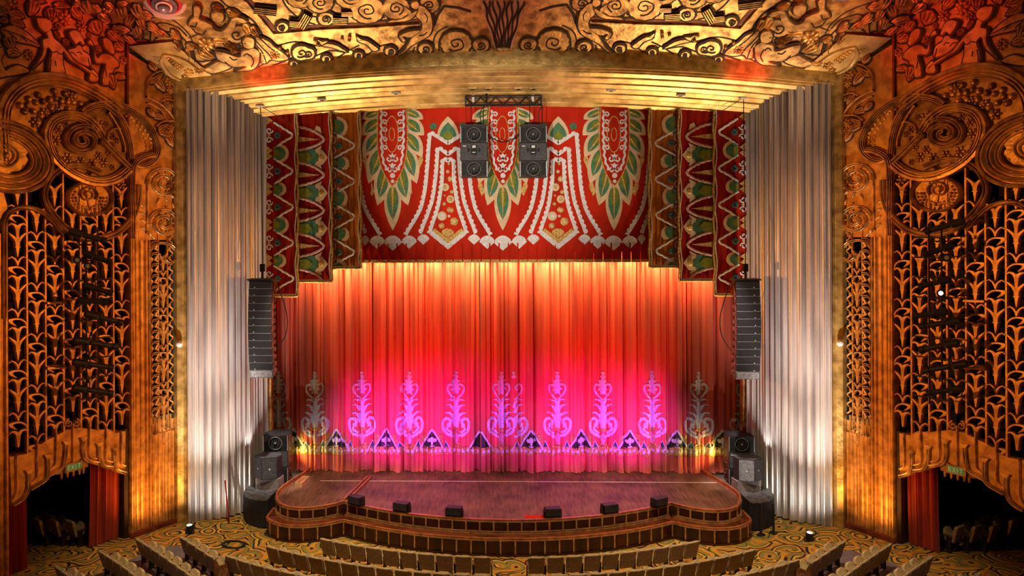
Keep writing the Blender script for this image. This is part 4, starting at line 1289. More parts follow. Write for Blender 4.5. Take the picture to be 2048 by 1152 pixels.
def tri_motif(X0, par):
    M = motif_pts(X0)
    def m2(pts): return M([(x + 1605 - 1395, y) for x, y in pts])
    o = drape_on('gable_motif', MB().plate(FLAT, m2([(1395, 586), (1488, 750), (1302, 750)]), 0, .01), DGREEN, par, .03)
    b = MB()
    for pts in ([(1292, 745), (1395, 576)], [(1498, 745), (1395, 576)]):
        b.ribbon(FLAT, m2(pts), 15 * PXM / 4.18, .012, P_FLAT)
    drape_on('gable_edge', b, SILVAP, par, .045)
    b = MB()
    for x, y, rx, ry in ((1395, 662, 16, 22), (1372, 672, 16, 16), (1418, 672, 16, 16), (1395, 690, 10, 20), (1395, 718, 22, 6)):
        b.plate(FLAT, m2(ell(x, y, rx, ry, 12)), 0, .012)
    drape_on('shell_motif', b, SILVAP, par, .045)
    for s in (-1, 1):
        b = MB().plate(FLAT, m2([(1395 + s * 115, 680), (1395 + s * 150, 755), (1395 + s * 92, 755)]), 0, .01)
        drape_on('small_gable', b, TEAL, par, .025)
        b = MB()
        b.ribbon(FLAT, m2([(1395 + s * 88, 745), (1395 + s * 115, 672), (1395 + s * 155, 750)]), 10 * PXM / 4.18, .012, P_FLAT)
        drape_on('gable_edge', b, SILVAP, par, .04)
        b = MB()
        for (x, y, r) in ((70, 640, 22), (82, 675, 18), (60, 665, 16)):
            b.plate(FLAT, m2(ell(1395 + s * x, y, r * .8, r, 10)), 0, .01)
        drape_on('leaf_cluster', b, GOLDAP, par, .02)
for xp in (556, 630, 724, 819, 912, 1003, 1115, 1206, 1305, 1398, 1488):
    X0 = onY(xp, 850, 37).x
    tree_motif(X0, curtL if X0 < SEAM else curtR)
tree_motif(onY(1028, 850, 37).x, curtR, True)
for xp in (585, 673, 772, 864, 1062, 1162, 1259, 1353, 1445):
    X0 = onY(xp, 850, 37).x
    tri_motif(X0, curtL if X0 < SEAM else curtR)
for xp, par, s in ((957, curtL, -1), (966, curtR, 1)):
    M = motif_pts(onY(961, 850, 37).x)
    m2 = lambda pts: M([(1605 + s * abs(x), y) for x, y in pts])
    drape_on('gable_motif', MB().plate(FLAT, m2([(6, 600), (85, 745), (6, 745)]), 0, .01), DGREEN, par, .03)
    drape_on('gable_edge', MB().ribbon(FLAT, m2([(6, 592), (98, 740)]), 15 * PXM / 4.18, .012, P_FLAT), SILVAP, par, .045)
# scalloped trim band
for par, Xa, Xb in ((curtL, -10.0, SEAM - .03), (curtR, SEAM + .06, 10.0)):
    M = motif_pts(0.0)
    z0 = onY(912, 895, 37).z; z1 = onY(912, 911, 37).z
    pitch = 1.0
    k = int(round((Xb - Xa) / pitch))
    for i in range(k):
        xa = Xa + (Xb - Xa) * i / k; xb = Xa + (Xb - Xa) * (i + 1) / k
        up = [(xa + (xb - xa) * t, z0 + .05 * math.sin(math.pi * t)) for t in [j / 8 for j in range(9)]]
        dn = [(xb - (xb - xa) * t, z1 + .07 * math.sin(math.pi * t)) for t in [j / 8 for j in range(9)]]
        drape_on('scallop_trim', MB().plate(FLAT, up + dn, 0, .012), GOLDAP, par, .035)
        b = MB()
        for j in range(5):
            t = (j + .5) / 5
            x = xa + (xb - xa) * t
            z = (z0 + z1) / 2 + .06 * math.sin(math.pi * t)
            b.plate(FLAT, [(x - .07, z - .06), (x + .05, z - .07), (x + .07, z + .06), (x - .05, z + .07)], 0, .01)
        drape_on('trim_stitch', b, SILVAP, par, .05)

# ================================================================== valance
VY = 36.05
VS = facing(VY)
val = E('valance', (0, VY, 9.9))
tag(val, 'red velvet valance with green feather fans, silver scallops and gold fringe', 'valance')
def vpx(pts): return px(VS, pts)
xl, xr_ = VS.uv(722, 400)[0], VS.uv(1299, 400)[0]
zskirt = VS.uv(1003, 505)[1]
b = MB()
n = 60
for i in range(n + 1):
    X = xl + (xr_ - xl) * i / n
    b.v += [VS.p(X, zskirt, .0), VS.p(X, 13.0, .015 * math.sin(X * 3)), VS.p(X, zi(X) + .3, 0)]
for i in range(n):
    for k in (0, 1):
        a = i * 3 + k
        b.f.append((a, a + 3, a + 4, a + 1))
O('valance_cloth', b, REDFAB, val)
# box pleats of the skirt with gold fringe
zb0 = VS.uv(1003, 524)[1]; ztp = VS.uv(1003, 486)[1]
npl = 31
pw = (xr_ - xl) / npl
for i in range(npl):
    xa = xl + pw * i
    b = MB()
    b.add([VS.p(xa + .012, zb0, .02), VS.p(xa + pw - .035, zb0, .13), VS.p(xa + pw - .01, ztp, .05), VS.p(xa + .0, ztp, .02), VS.p(xa + pw + .02, zb0, -.06), VS.p(xa + pw, ztp, -.01)],
          [(0, 1, 2, 3), (1, 4, 5, 2)])
    o = O('pleat', b, REDFAB, val, smooth=0)
    b = MB().add([VS.p(xa + .012, zb0 - .02, .03), VS.p(xa + pw - .035, zb0 - .02, .145), VS.p(xa + pw - .035, zb0 + .11, .145), VS.p(xa + .012, zb0 + .11, .03)], [(0, 1, 2, 3)])
    O('gold_fringe', b, GOLDAP, o, smooth=0)
zsk = VS.uv(1003, 505)[1]
# -- feather fans
def cV(pts, ax): return [((ax + (x - 410) / 4.8), 190 + y / 4.8) for x, y in pts]
def bez(a, b_, c_, n=8): return [(a[0] * (1 - t) ** 2 + 2 * b_[0] * t * (1 - t) + c_[0] * t * t, a[1] * (1 - t) ** 2 + 2 * b_[1] * t * (1 - t) + c_[1] * t * t) for t in [i / n for i in range(n + 1)]]
LEAF = [((270, 120), (105, 150), (118, 234), (200, 250), (268, 205)), ((270, 200), (95, 225), (108, 388), (215, 395), (266, 335)), ((268, 325), (85, 390), (125, 594), (225, 570), (272, 485)), ((272, 470), (100, 610), (178, 850), (285, 790), (310, 645)), ((305, 625), (180, 810), (262, 1060), (375, 985), (385, 865))]
def shrink(poly, cx_, cy_, k, kx=None):
    kx = kx or k
    return [(cx_ + (x - cx_) * kx, cy_ + (y - cy_) * k) for x, y in poly]
def feather(ax, poly, base, tip, h, par):
    o = O('feather', MB().plate(VS, vpx(cV(poly, ax)), .01, h), CREAM, par)
    mx = (base[0] * .55 + tip[0] * .45, base[1] * .55 + tip[1] * .45)
    O('feather_green', MB().plate(VS, vpx(cV(shrink(poly, base[0] * .75 + tip[0] * .25, base[1] * .75 + tip[1] * .25, .68), ax)), .01, h + .012), GREEN, o)
    O('feather_heart', MB().plate(VS, vpx(cV(shrink(poly, base[0] * .9 + tip[0] * .1, base[1] * .9 + tip[1] * .1, .46), ax)), .01, h + .024), LGREEN, o)
    dx, dy = tip[0] - base[0], tip[1] - base[1]
    L = math.hypot(dx, dy); nx_, ny_ = -dy / L * 11, dx / L * 11
    e = (base[0] + dx * .86, base[1] + dy * .86)
    O('feather_quill', MB().plate(VS, vpx(cV([(base[0] + nx_, base[1] + ny_), e, (base[0] - nx_, base[1] - ny_)], ax)), .01, h + .036), GOLDAP, o)
def fan(ax):
    for s in (0, 1):
        f = (lambda p: p) if s == 0 else (lambda p: (820 - p[0], p[1]))
        for i, (bt, c1_, tp, c2_, bb) in enumerate(LEAF):
            poly = bez(bt, c1_, tp) + bez(tp, c2_, bb)[1:]
            poly = [f(q) for q in poly]
            base = f(((bt[0] + bb[0]) / 2, (bt[1] + bb[1]) / 2)); tip = f(tp)
            hb = .06 - .009 * i
            feather(ax, poly, base, tip, hb, val)
            if i in (2, 3):
                q = [(tp[0] + 10, tp[1] - 60), (tp[0] - 8, tp[1] + 30), (tp[0] + 30, tp[1] + 120), (tp[0] + 60, tp[1] + 80)]
                O('gold_gusset', MB().plate(VS, vpx(cV([f(z) for z in q], ax)), 0, .012), GOLDAP, val)
    poly = bez((370, 850), (270, 1060), (410, 1300), 10) + bez((410, 1300), (550, 1060), (450, 850), 10)[1:]
    feather(ax, poly, (410, 880), (410, 1290), .02, val)
    # almond body
    prof = [(100, 128), (140, 130), (220, 138), (300, 142), (400, 144), (480, 142), (560, 135), (640, 120), (720, 96), (800, 56), (850, 22), (872, 0)]
    L_ = [(410 - w_, y) for y, w_ in prof]; R_ = [(410 + w_, y) for y, w_ in reversed(prof[:-1])]
    o = O('almond_body', MB().plate(VS, vpx(cV(L_ + R_, ax)), 0, .13), REDFAB, val)
    def rbv(pts, wc, m, name, n=5, h=.015, h0=.13, closed=False, prof_=P_FLAT):
        q = pxs(VS, cV(pts, ax), n, closed)
        return O(name, MB().ribbon(VS, q, wc / 4.8 * VY / F, h, prof_, h0, closed), m, o)
    rbv(L_ + R_, 9, GOLDAP, 'gold_piping', 2)
    rbv(ell(405, 380, 62, 172, 24), 8, GOLDAP, 'gold_ring', 2, closed=True)
    rbv(ell(405, 380, 26, 62, 18), 7, GOLDAP, 'gold_ring', 2, closed=True)
    for s in (0, 1):
        f = (lambda p: p) if s == 0 else (lambda p: (820 - p[0], p[1]))
        g = lambda pts: [f(q) for q in pts]
        wav = [(302 + (10 if i % 2 else -4) + max(0, (y - 480)) * .10 + max(0, y - 620) * .22, y) for i, y in enumerate(range(150, 760, 36))]
        rbv(g(wav), 20, SILVAP, 'silver_scroll', 3)
        for y in (190, 265, 340, 430, 510):
            rbv(g(spiral(338, y, 26, 6, 1.1, math.pi, 1, 12, 1)), 13, SILVAP, 'silver_curl', 2)
        rbv(g([(410, 600), (385, 640), (360, 620), (372, 600)]), 15, SILVAP, 'silver_curl', 3)
        rbv(g([(410, 700), (388, 740), (365, 715), (378, 698)]), 14, SILVAP, 'silver_curl', 3)
    for y in (600, 690):
        O('fleur', MB().plate(VS, vpx(cV([(410, y - 40), (425, y - 20), (450, y - 28), (425, y + 5), (420, y + 35), (400, y + 35), (395, y + 5), (370, y - 28), (395, y - 20)], ax)), .13, .145), SILVAP, o)
    for y, r in ((775, 25), (830, 17)):
        O('silver_dot', MB().plate(VS, vpx(cV(ell(412, y, r, r, 14), ax)), .13, .15), SILVAP, o)
for ax in (785.5, 1005.5, 1228):
    fan(ax)
# -- nested M-shaped silver braids
def scallop_band(par, S, pts_px, wpx, name='silver_braid', m=None, pit=5.2, h=.02, h0=.02, side=1, sc=None):
    """a braid with one straight and one scalloped edge"""
    q = px(S, cr(pts_px, 10))
    out, L = [], 0.0
    ed1, ed2 = [], []
    unit = VY / F
    for i, p in enumerate(q):
        a, c_ = q[max(0, i - 1)], q[min(len(q) - 1, i + 1)]
        if i: L += math.hypot(q[i][0] - q[i - 1][0], q[i][1] - q[i - 1][1])
        tx, ty = c_[0] - a[0], c_[1] - a[1]
        l = math.hypot(tx, ty) or 1
        nx_, ny_ = -ty / l * side, tx / l * side
        w2 = wpx * unit
        o1 = w2 * (.35 + .35 * abs(math.sin(math.pi * L / (pit * unit * 2))))
        ed1.append((p[0] + nx_ * o1, p[1] + ny_ * o1)); ed2.append((p[0] - nx_ * w2 * .35, p[1] - ny_ * w2 * .35))
    b = MB()
    n_ = len(q)
    b.v = [S.p(u, v, h0 + h) for u, v in ed1] + [S.p(u, v, h0 + h) for u, v in ed2]
    b.f = [(i, i + 1, n_ + i + 1, n_ + i) for i in range(n_ - 1)]
    return O(name, b, m or SILVAP, par)
def m_group(ax, full=(1, 1)):
    # template drawn about photo x = 895 (its left leg), mirrored for the right leg
    leg1 = crop(700, 190, 4.8, [(772, 362), (760, 500), (745, 700), (725, 900), (690, 1060)]) + crop(700, 400, 6.4, [(890, 150), (830, 260), (760, 370), (715, 450)])
    leg2 = crop(700, 190, 4.8, [(845, 505), (838, 640), (825, 800), (795, 1000)]) + crop(700, 400, 6.4, [(1015, 130), (980, 230), (935, 340), (905, 430)])
    leg3 = crop(700, 190, 4.8, [(898, 615), (890, 680), (888, 800), (876, 900), (852, 1050)]) + crop(700, 400, 6.4, [(1095, 200), (1060, 300), (1030, 400), (1020, 430)])
    C0 = 896.0
    for k, leg in enumerate((leg1, leg2, leg3)):
        for s in (0, 1):
            if not full[s]: continue
            pts = [(ax + (x - C0) * (1 if s == 0 else -1), y) for x, y in leg]
            scallop_band(val, VS, pts, 8.5, side=-1 if s == 0 else 1)
    for (xa, ya, yb) in ((772, 362, 470), (850, 508, 575), (898, 610, 640)):
        x = 700 + xa / 4.8; y0_ = 190 + ya / 4.8; y1_ = 190 + yb / 4.8
        for s in (0, 1):
            if not full[s]: continue
            pts = [(ax + (x - C0) * (1 if s == 0 else -1), y0_), (ax + (x - C0) * .5 * (1 if s == 0 else -1), (y0_ + y1_) / 2), (ax, y1_)]
            scallop_band(val, VS, pts, 8, side=1 if s == 0 else -1, h0=.026)
    if full == (1, 1):
        fx = lambda pts: [(ax + (x - 932) / 4.8, 190 + y / 4.8) for x, y in pts]
        ap = bez((932, 205), (1030, 290), (1035, 385), 8) + [(932, 470)] + bez((830, 385), (834, 290), (932, 205), 8)[:-1]
        o = O('lotus_leaf', MB().plate(VS, vpx(fx(ap)), 0, .018), CREAM, val)
        ap2 = bez((932, 262), (1010, 330), (1012, 390), 8) + [(932, 455)] + bez((852, 390), (855, 330), (932, 262), 8)[:-1]
        O('lotus_green', MB().plate(VS, vpx(fx(ap2)), 0, .026), GREEN, o)
        ap3 = bez((934, 338), (980, 380), (985, 420), 8) + [(934, 455)] + bez((880, 420), (885, 380), (934, 338), 8)[:-1]
        O('lotus_heart', MB().plate(VS, vpx(fx(ap3)), 0, .034), LGREEN, o)
        for xx in (790, 1075):
            c = VS.uv(ax + (xx - 932) / 4.8, 190 + 300 / 4.8)
            bb = MB()
            for i in range(8):
                a = i * math.pi / 4
                bb.dome(VS, (c[0] + .09 * math.cos(a), c[1] + .09 * math.sin(a)), .075, .055, .03, a, 8, .01, 2)
            O('green_rosette', bb, mat_j, val)
        lst = [(940, 660, 15, 1), (930, 735, 17, 0), (955, 805, 28, 1), (905, 885, 38, 0), (970, 930, 21, 1), (900, 965, 12, 1), (955, 1000, 38, 0), (895, 1045, 18, 1), (960, 1105, 25, 1)]
        for x, y, r, g in lst:
            c = VS.uv(ax + (x - 932) / 4.8, 190 + y / 4.8)
            R = r / 4.8 * VY / F
            o = O('rosette', MB().dome(VS, c, R, R, .03, 0, 12, .012, 2), GOLDAP if g else CREAM, val)
            O('rosette_eye', MB().dome(VS, c, R * .5, R * .5, .025, 0, 9, .035, 2), CREAM if g else GOLDAP, o)
        for x, y, r, g in ((1185, 205, 60, 0), (1275, 205, 20, 0), (1340, 275, 52, 1), (1180, 330, 38, 1), (1280, 125, 34, 1)):
            c = VS.uv(ax + (x - 1262) / 6.4, 400 + y / 6.4)
            R = r / 6.4 * VY / F
            o = O('rosette', MB().dome(VS, c, R, R, .03, 0, 12, .012, 2), GOLDAP if g else CREAM, val)
            O('rosette_eye', MB().dome(VS, c, R * .5, R * .5, .025, 0, 9, .035, 2), CREAM if g else SILVAP, o)
        fz = lambda pts: [(ax + (x - 1270) / 6.4, 400 + y / 6.4) for x, y in pts]
        O('chevron', MB().plate(VS, vpx(fz([(1035, 440), (1270, 632), (1505, 440), (1468, 395), (1270, 558), (1072, 395)])), 0, .05), SILVAP, val)
        O('gold_chevron', MB().plate(VS, vpx(fz([(1072, 395), (1270, 558), (1468, 395), (1440, 362), (1270, 495), (1098, 362)])), 0, .055), GOLDAP, val)
        O('gold_shell', MB().plate(VS, vpx(fz([(1270, 485), (1190, 425), (1195, 390), (1225, 372), (1262, 362), (1300, 370), (1335, 390), (1345, 425)])), 0, .06), GOLDAP, val)
mat_j = GREEN
m_group(896.0)
m_group(1116.5)
m_group(675.5, (0, 1))
m_group(1338.5, (1, 0))
# -- silver shells along the zigzag edge
def shell(cx_, x0_, x1_, yt, yb_, ax0=0.0):
    fz = lambda pts: [(ax0 + x / 6.4, 400 + y / 6.4) for x, y in pts]
    mid = (yt + yb_) * .5 - 5
    top_ = [(x0_ + (x1_ - x0_) * t, mid - (mid - yt) * math.sin(math.pi * t) ** .6) for t in [i / 12 for i in range(13)]]
    O('silver_shell', MB().plate(VS, vpx(fz(top_ + [((x0_ + x1_) / 2, yb_)])), 0, .045), SILVAP, val)
for ax0 in (700.0 - 4.3, 920.0 - 4.3, 1141.0 - 4.3):
    shell(0, 460, 692, 455, 648, ax0)
    shell(0, 275, 478, 455, 625, ax0)
    shell(0, 688, 884, 455, 625, ax0)
    if ax0 < 1100: shell(0, 888, 1045, 440, 572, ax0)
    else: shell(0, 888, 985, 440, 572, ax0)
    if ax0 > 750: shell(0, 128, 285, 440, 572, ax0)
    else: shell(0, 170, 275, 455, 585, ax0)

# ================================================================== side legs of the valance: three stepped panels each side
def side_panel(name, Y, xa, xb, ybot, cloth, label, draw):
    S = facing(Y)
    u0, zbot = S.uv(xa, ybot); u1 = S.uv(xb, ybot)[0]
    t = E(name, ((u0 + u1) / 2, Y, zbot))
    tag(t, label, 'drape', 'stepped side drapes of the valance')
    b = MB()
    n = 28
    for i in range(n + 1):
        X = u0 + (u1 - u0) * i / n
        y = .02 * math.sin(i * 1.1) + .015 * math.sin(i * 2.3)
        b.v += [S.p(X, zbot, y), S.p(X, zi(X) + .25, y * .5)]
    for i in range(n):
        b.f.append((2 * i, 2 * i + 2, 2 * i + 3, 2 * i + 1))
    O('panel_cloth', b, cloth, t)
    # rope trim down the free edge and along the foot
    zt = zi(u1) + .2
    path = [(u0, zbot + .03), (u1 - .06, zbot + .03), (u1 - .02, zbot + .08)] + [(u1 - .03 + .022 * math.sin(z * 5.0), z) for z in [zbot + .3 + (zt - zbot - .3) * i / 40 for i in range(41)]]
    O('gold_rope', MB().ribbon(S, path, .09, .05, P_ROUND, .04), GOLDAP, t)
    path = [(u0, zbot + .1), (u1 - .12, zbot + .1), (u1 - .1, zbot + .16)] + [(u1 - .115 + .03 * math.sin(z * 4.2 + 1), z) for z in [zbot + .4 + (zt - zbot - .4) * i / 40 for i in range(41)]]
    O('silver_rope', MB().ribbon(S, path, .05, .04, P_ROUND, .04), SILVAP, t)
    draw(S, t)
    return t
def zigrib(t, S, pts, w=4.2, m=SILVAP, name='silver_zigzag'):
    q = cr(pts, 6)
    q = [(x + .5 * math.sin(i * 1.9), y + .5 * math.sin(i * 2.3)) for i, (x, y) in enumerate(q)]
    return O(name, MB().ribbon(S, px(S, q), w * 36 / F, .02, P_FLAT, .035), m, t)
def rosette8(t, S, x, y, r, m=None):
    c = S.uv(x, y)
    R = r * 36 / F
    bb = MB()
    for i in range(8):
        a = i * math.pi / 4
        bb.dome(S, (c[0] + R * .6 * math.cos(a), c[1] + R * .6 * math.sin(a)), R * .45, R * .32, .03, a, 8, .03, 2)
    return O('green_rosette', bb, m or TEAL, t)
def draw_orange(S, t):
    for k in range(4):
        y = 291 + 71 * k
        if y < 520:
            zigrib(t, S, [(667, y - 27), (688, y - 15), (709, y), (688, y + 14), (668, y + 26)])
            rosette8(t, S, 678, y, 7)
            for dy in (-12, 10):
                O('silver_curl', MB().ribbon(S, px(S, [(667, y + dy - 7), (671, y + dy - 3), (671, y + dy + 4), (667, y + dy + 8)]), .05, .02, P_FLAT, .035), PINKAP, t)
    for k in range(5):
        y = 255 + 71 * k
        if y > 540: continue
        big = k % 2 == 0
        R = 22 if big else 17
        pts = ell(674 if big else 680, y, R, R, 12, -math.pi / 2, math.pi / 2, 0, True)
        if not big:
            pts = [(684, y - 13), (692, y - 12), (698, y - 5), (699, y + 6), (694, y + 13), (684, y + 14)]
        if y + R > 536: pts = [(x, min(yy, 536)) for x, yy in pts]
        o = O('cream_shell', MB().plate(S, px(S, pts), .03, .045), CREAM, t)
        r2 = R * .72
        pg = [(x, min(yy, 536)) for x, yy in ell(670 if big else 676, y, r2 + 3, r2, 12, -math.pi / 2, math.pi / 2, 0, True)]
        O('green_heart', MB().plate(S, px(S, pg), .03, .055), GREEN, o)
        pg = [(x, min(yy, 536)) for x, yy in ell(668, y, r2 * .6, r2 * .55, 12, -math.pi / 2, math.pi / 2, 0, True)]
        O('olive_heart', MB().plate(S, px(S, pg), .03, .065), LGREEN, o)
def draw_dart(S, t):
    ymax = 563
    cl_ = lambda pts: [(x, min(y, ymax)) for x, y in pts]
    for k in range(5):
        y = 279 + 71 * k
        if y < 540:
            zigrib(t, S, [(595, y - 25), (615, y - 21), (635, y - 12), (648, y), (635, y + 11), (615, y + 18), (596, y + 22)], 5, PINKAP, 'pink_braid')
            O('gold_dart', MB().plate(S, px(S, [(595, y - 6), (640, y), (595, y + 6)]), .03, .045), GOLDAP, t)
        elif k == 4:
            zigrib(t, S, [(595, y - 25), (615, y - 21), (635, y - 12), (645, y - 2)], 5, PINKAP, 'pink_braid')
        for s in (-1, 1):
            pts = cl_([(630, y + s * 20), (644, y + s * 12), (641, y + s * 24), (633, y + s * 28)])
            if y + s * 28 < 560: O('cream_corner', MB().plate(S, px(S, pts), .03, .045), CREAM, t)
        yy = y + 36
        if yy < 550 or True:
            for yv in ([yy] if k else [yy, yy - 71]):
                if yv > 545: continue
                if yv < 250:
                    continue
                O('green_wedge', MB().plate(S, px(S, cl_([(595, yv - 11), (628, yv - 17), (640, yv), (628, yv + 17), (595, yv + 11)])), .03, .045), GREEN, t)
                O('olive_wedge', MB().plate(S, px(S, cl_([(595, yv - 8), (616, yv - 10), (625, yv), (616, yv + 10), (595, yv + 8)])), .03, .055), LGREEN, t)
                o = O('cream_tip', MB().plate(S, px(S, cl_([(634, yv - 12), (645, yv - 15), (656, yv), (645, yv + 15), (634, yv + 12), (640, yv)])), .03, .05), CREAM, t)
                c = S.uv(643, yv)
                O('gold_boss', MB().dome(S, c, .13, .15, .05, 0, 10, .04, 2), GOLDAP, o)
def draw_diamond(S, t):
    ymax = 592
    for k in range(5):
        y = 271 + 71.5 * k
        xt = 585 + k * .6
        zigrib(t, S, [(548, y - 26), (567, y - 14), (xt, y), (567, y + 13), (548, y + 27)])
        rosette8(t, S, 555, y, 7, TEAL)
        for dy, d in ((-10, 1), (10, -1)):
            c = (539, y + dy)
            O('silver_curl', MB().ribbon(S, px(S, spiral(c[0], c[1], 7, 1.5, 1.1, 0, 1, 12, d)), .055, .02, P_FLAT, .035), SILVAP, t)
        O('gold_dart', MB().plate(S, px(S, [(536, y - 4), (543, y), (536, y + 4)]), .03, .045), CREAM, t)
        for dy in (-30, 30):
            if y + dy + 8 < ymax:
                O('gold_wedge', MB().plate(S, px(S, [(533, y + dy - 9), (546, y + dy), (533, y + dy + 9)]), .03, .045), GOLDAP, t)
        yv = y + 36
        if k < 4:
            big = k % 2 == 0
            R = 20 if big else 15
            o = O('cream_shell', MB().plate(S, px(S, ell(558, yv, R, R * .95, 12, -math.pi / 2, math.pi / 2, 0, True)), .03, .045), CREAM, t)
            O('green_heart', MB().plate(S, px(S, ell(550, yv, R * 1.1, R * .75, 12, -math.pi / 2, math.pi / 2, 0, True)), .03, .055), GREEN, o)
            O('olive_heart', MB().plate(S, px(S, ell(548, yv, R * .6, R * .45, 12, -math.pi / 2, math.pi / 2, 0, True)), .03, .065), LGREEN, o)
for args, lab in (((35.95, 664, 724, 538, ORFAB), 'burnt orange valance panel with silver zigzag beside the {} feather fan'), ((35.85, 592, 666, 565, DREDFAB), 'red valance panel with pink braided darts and green wedges, {} side'), ((35.72, 531, 598, 594, DREDFAB), 'outermost dark red valance panel with silver diamonds, behind the {} line array')):
    dr = {664: draw_orange, 592: draw_dart, 531: draw_diamond}[args[1]]
    p_ = side_panel('side_drape', *args, lab.format('left'), dr)
    q_ = mirror(p_)
    tag(q_, lab.format('right'), 'drape', 'stepped side drapes of the valance')
# ================================================================== stage apron
def half_outline():
    R = 10.4
    pts = []
    amax = math.asin(6.2 / R)
    for i in range(15):
        a = amax * i / 14
        pts.append((R * math.sin(a), 30.78 + R - R * math.cos(a)))
    lobe = cr([(6.2, 32.83), (6.6, 32.42), (7.15, 32.08), (7.7, 31.98), (8.25, 32.16), (8.68, 32.62), (8.92, 33.2), (8.97, 33.8), (8.9, 34.5), (8.72, 35.4), (8.5, 36.3), (8.4, 36.95)], 3)
    return pts + lobe[1:]
HO = half_outline()
OUT = [(-x, y) for x, y in reversed(HO[1:])] + HO
def offset_path(path, d):
    out = []
    for i, q in enumerate(path):
        a, c_ = path[max(0, i - 1)], path[min(len(path) - 1, i + 1)]
        tx, ty = c_[0] - a[0], c_[1] - a[1]
        l = math.hypot(tx, ty)
        out.append((q[0] + ty / l * d, q[1] - tx / l * d))
    return out
def half_ledge(d):
    R = 10.4 + d
    lobe = offset_path(HO[14:], d)
    pts = []
    # walk the arc until it meets the offset lobe
    best = None
    for i in range(200):
        a = .75 * i / 199
        q = (R * math.sin(a), 41.18 - R * math.cos(a))
        for j, l in enumerate(lobe[1:16]):
            e = math.hypot(q[0] - l[0], q[1] - l[1])
            if best is None or e < best[0]: best = (e, a, j + 1)
    for i in range(17):
        a = best[1] * i / 16
        pts.append((R * math.sin(a), 41.18 - R * math.cos(a)))
    return pts + [q for q in lobe[best[2] + 1:] if q[1] < 33.6 or q[0] < 8.9]
HL = half_ledge(.45)
HL = [(min(q[0], 9.1), q[1]) for q in HL if q[1] < 33.7]
LEDGE = [(-x, y) for x, y in reversed(HL[1:])] + HL
# tidy the inner corners of the ledge
def clean(path):
    res = [path[0]]
    for q in path[1:]:
        if math.hypot(q[0] - res[-1][0], q[1] - res[-1][1]) > .08: res.append(q)
    return res
LEDGE = clean(LEDGE)
ZL = .42
stg = E('stage', (0, 34, 0))
tag(stg, 'curved mahogany stage apron in two tiers with gilt battens', 'stage')
def stage_mat():
    m, nt, N, B = nodes('worn_stage_boards')
    B.inputs['Roughness'].default_value = .5
    tc = N.new('ShaderNodeTexCoord'); mp = N.new('ShaderNodeMapping')
    mp.inputs['Scale'].default_value = (9, .9, 1)
    nt.links.new(tc.outputs['Object'], mp.inputs['Vector'])
    a = N.new('ShaderNodeTexNoise'); a.inputs['Scale'].default_value = 1.4; a.inputs['Detail'].default_value = 8
    nt.links.new(mp.outputs['Vector'], a.inputs['Vector'])
    b_ = N.new('ShaderNodeTexNoise'); b_.inputs['Scale'].default_value = .9; b_.inputs['Detail'].default_value = 5
    nt.links.new(tc.outputs['Object'], b_.inputs['Vector'])
    mx = N.new('ShaderNodeMath'); mx.operation = 'ADD'
    nt.links.new(a.outputs['Fac'], mx.inputs[0]); nt.links.new(b_.outputs['Fac'], mx.inputs[1])
    ml = N.new('ShaderNodeMath'); ml.operation = 'MULTIPLY'; ml.inputs[1].default_value = .5
    nt.links.new(mx.outputs[0], ml.inputs[0])
    rp = N.new('ShaderNodeValToRGB')
    rp.color_ramp.elements[0].position = .36; rp.color_ramp.elements[0].color = (.055, .022, .012, 1)
    rp.color_ramp.elements[1].position = .66; rp.color_ramp.elements[1].color = (.26, .125, .08, 1)
    nt.links.new(ml.outputs[0], rp.inputs['Fac'])
    nt.links.new(rp.outputs['Color'], B.inputs['Base Color'])
    return m
STAGEM = stage_mat()
O('stage_deck', MB().prism([(-11, 37.6)] + [(-11, 36.95)] + OUT + [(11, 36.95), (11, 37.6)], ZST - .06, ZST), STAGEM, stg)
O('ledge_deck', MB().prism([(-8.6, 36.9)] + LEDGE + [(8.6, 36.9)], ZL - .05, ZL), MAHTOP, stg)
inner = offset_path(OUT, -.04)
O('upper_riser', MB().prism([(-8.3, 36.9)] + inner + [(8.3, 36.9)], ZL, ZST - .06), MAHOG, stg)
linner = offset_path(LEDGE, -.04)
O('lower_riser', MB().prism([(-8.4, 36.9)] + linner + [(8.4, 36.9)], -.2, ZL - .05), MAHOG, stg)
def rail(path, z0, z1, d0, d1, m, name):
    a = offset_path(path, d0); c_ = offset_path(path, d1)
    n = len(path)
    b = MB()
    for i in range(n):
        b.v += [Vector((*a[i], z0)), Vector((*c_[i], z0)), Vector((*c_[i], z1)), Vector((*a[i], z1))]
    for i in range(n - 1):
        for k in range(4):
            b.f.append((i * 4 + k, i * 4 + (k + 1) % 4, (i + 1) * 4 + (k + 1) % 4, (i + 1) * 4 + k))
    return O(name, b, m, stg)
ip = slice(3, len(OUT) - 3)
rail(OUT[ip], ZST - .005, ZST + .02, -.09, .035, RAILW, 'nosing')
rail(OUT[ip], ZST - .09, ZST - .01, -.05, .02, BATTEN, 'gilt_rail')
rail(OUT[ip], ZL + .07, ZL + .11, -.05, .03, BATTEN, 'gilt_rail')
rail(OUT[ip], ZL, ZL + .05, -.05, .045, BATTEN, 'gilt_rail')
rail(LEDGE, ZL - .01, ZL + .015, -.06, .03, RAILW, 'nosing')
rail(LEDGE, ZL - .09, ZL - .015, -.05, .02, BATTEN, 'gilt_rail')
rail(LEDGE, -.2, -.12, -.05, .05, MAHOG, 'plinth')
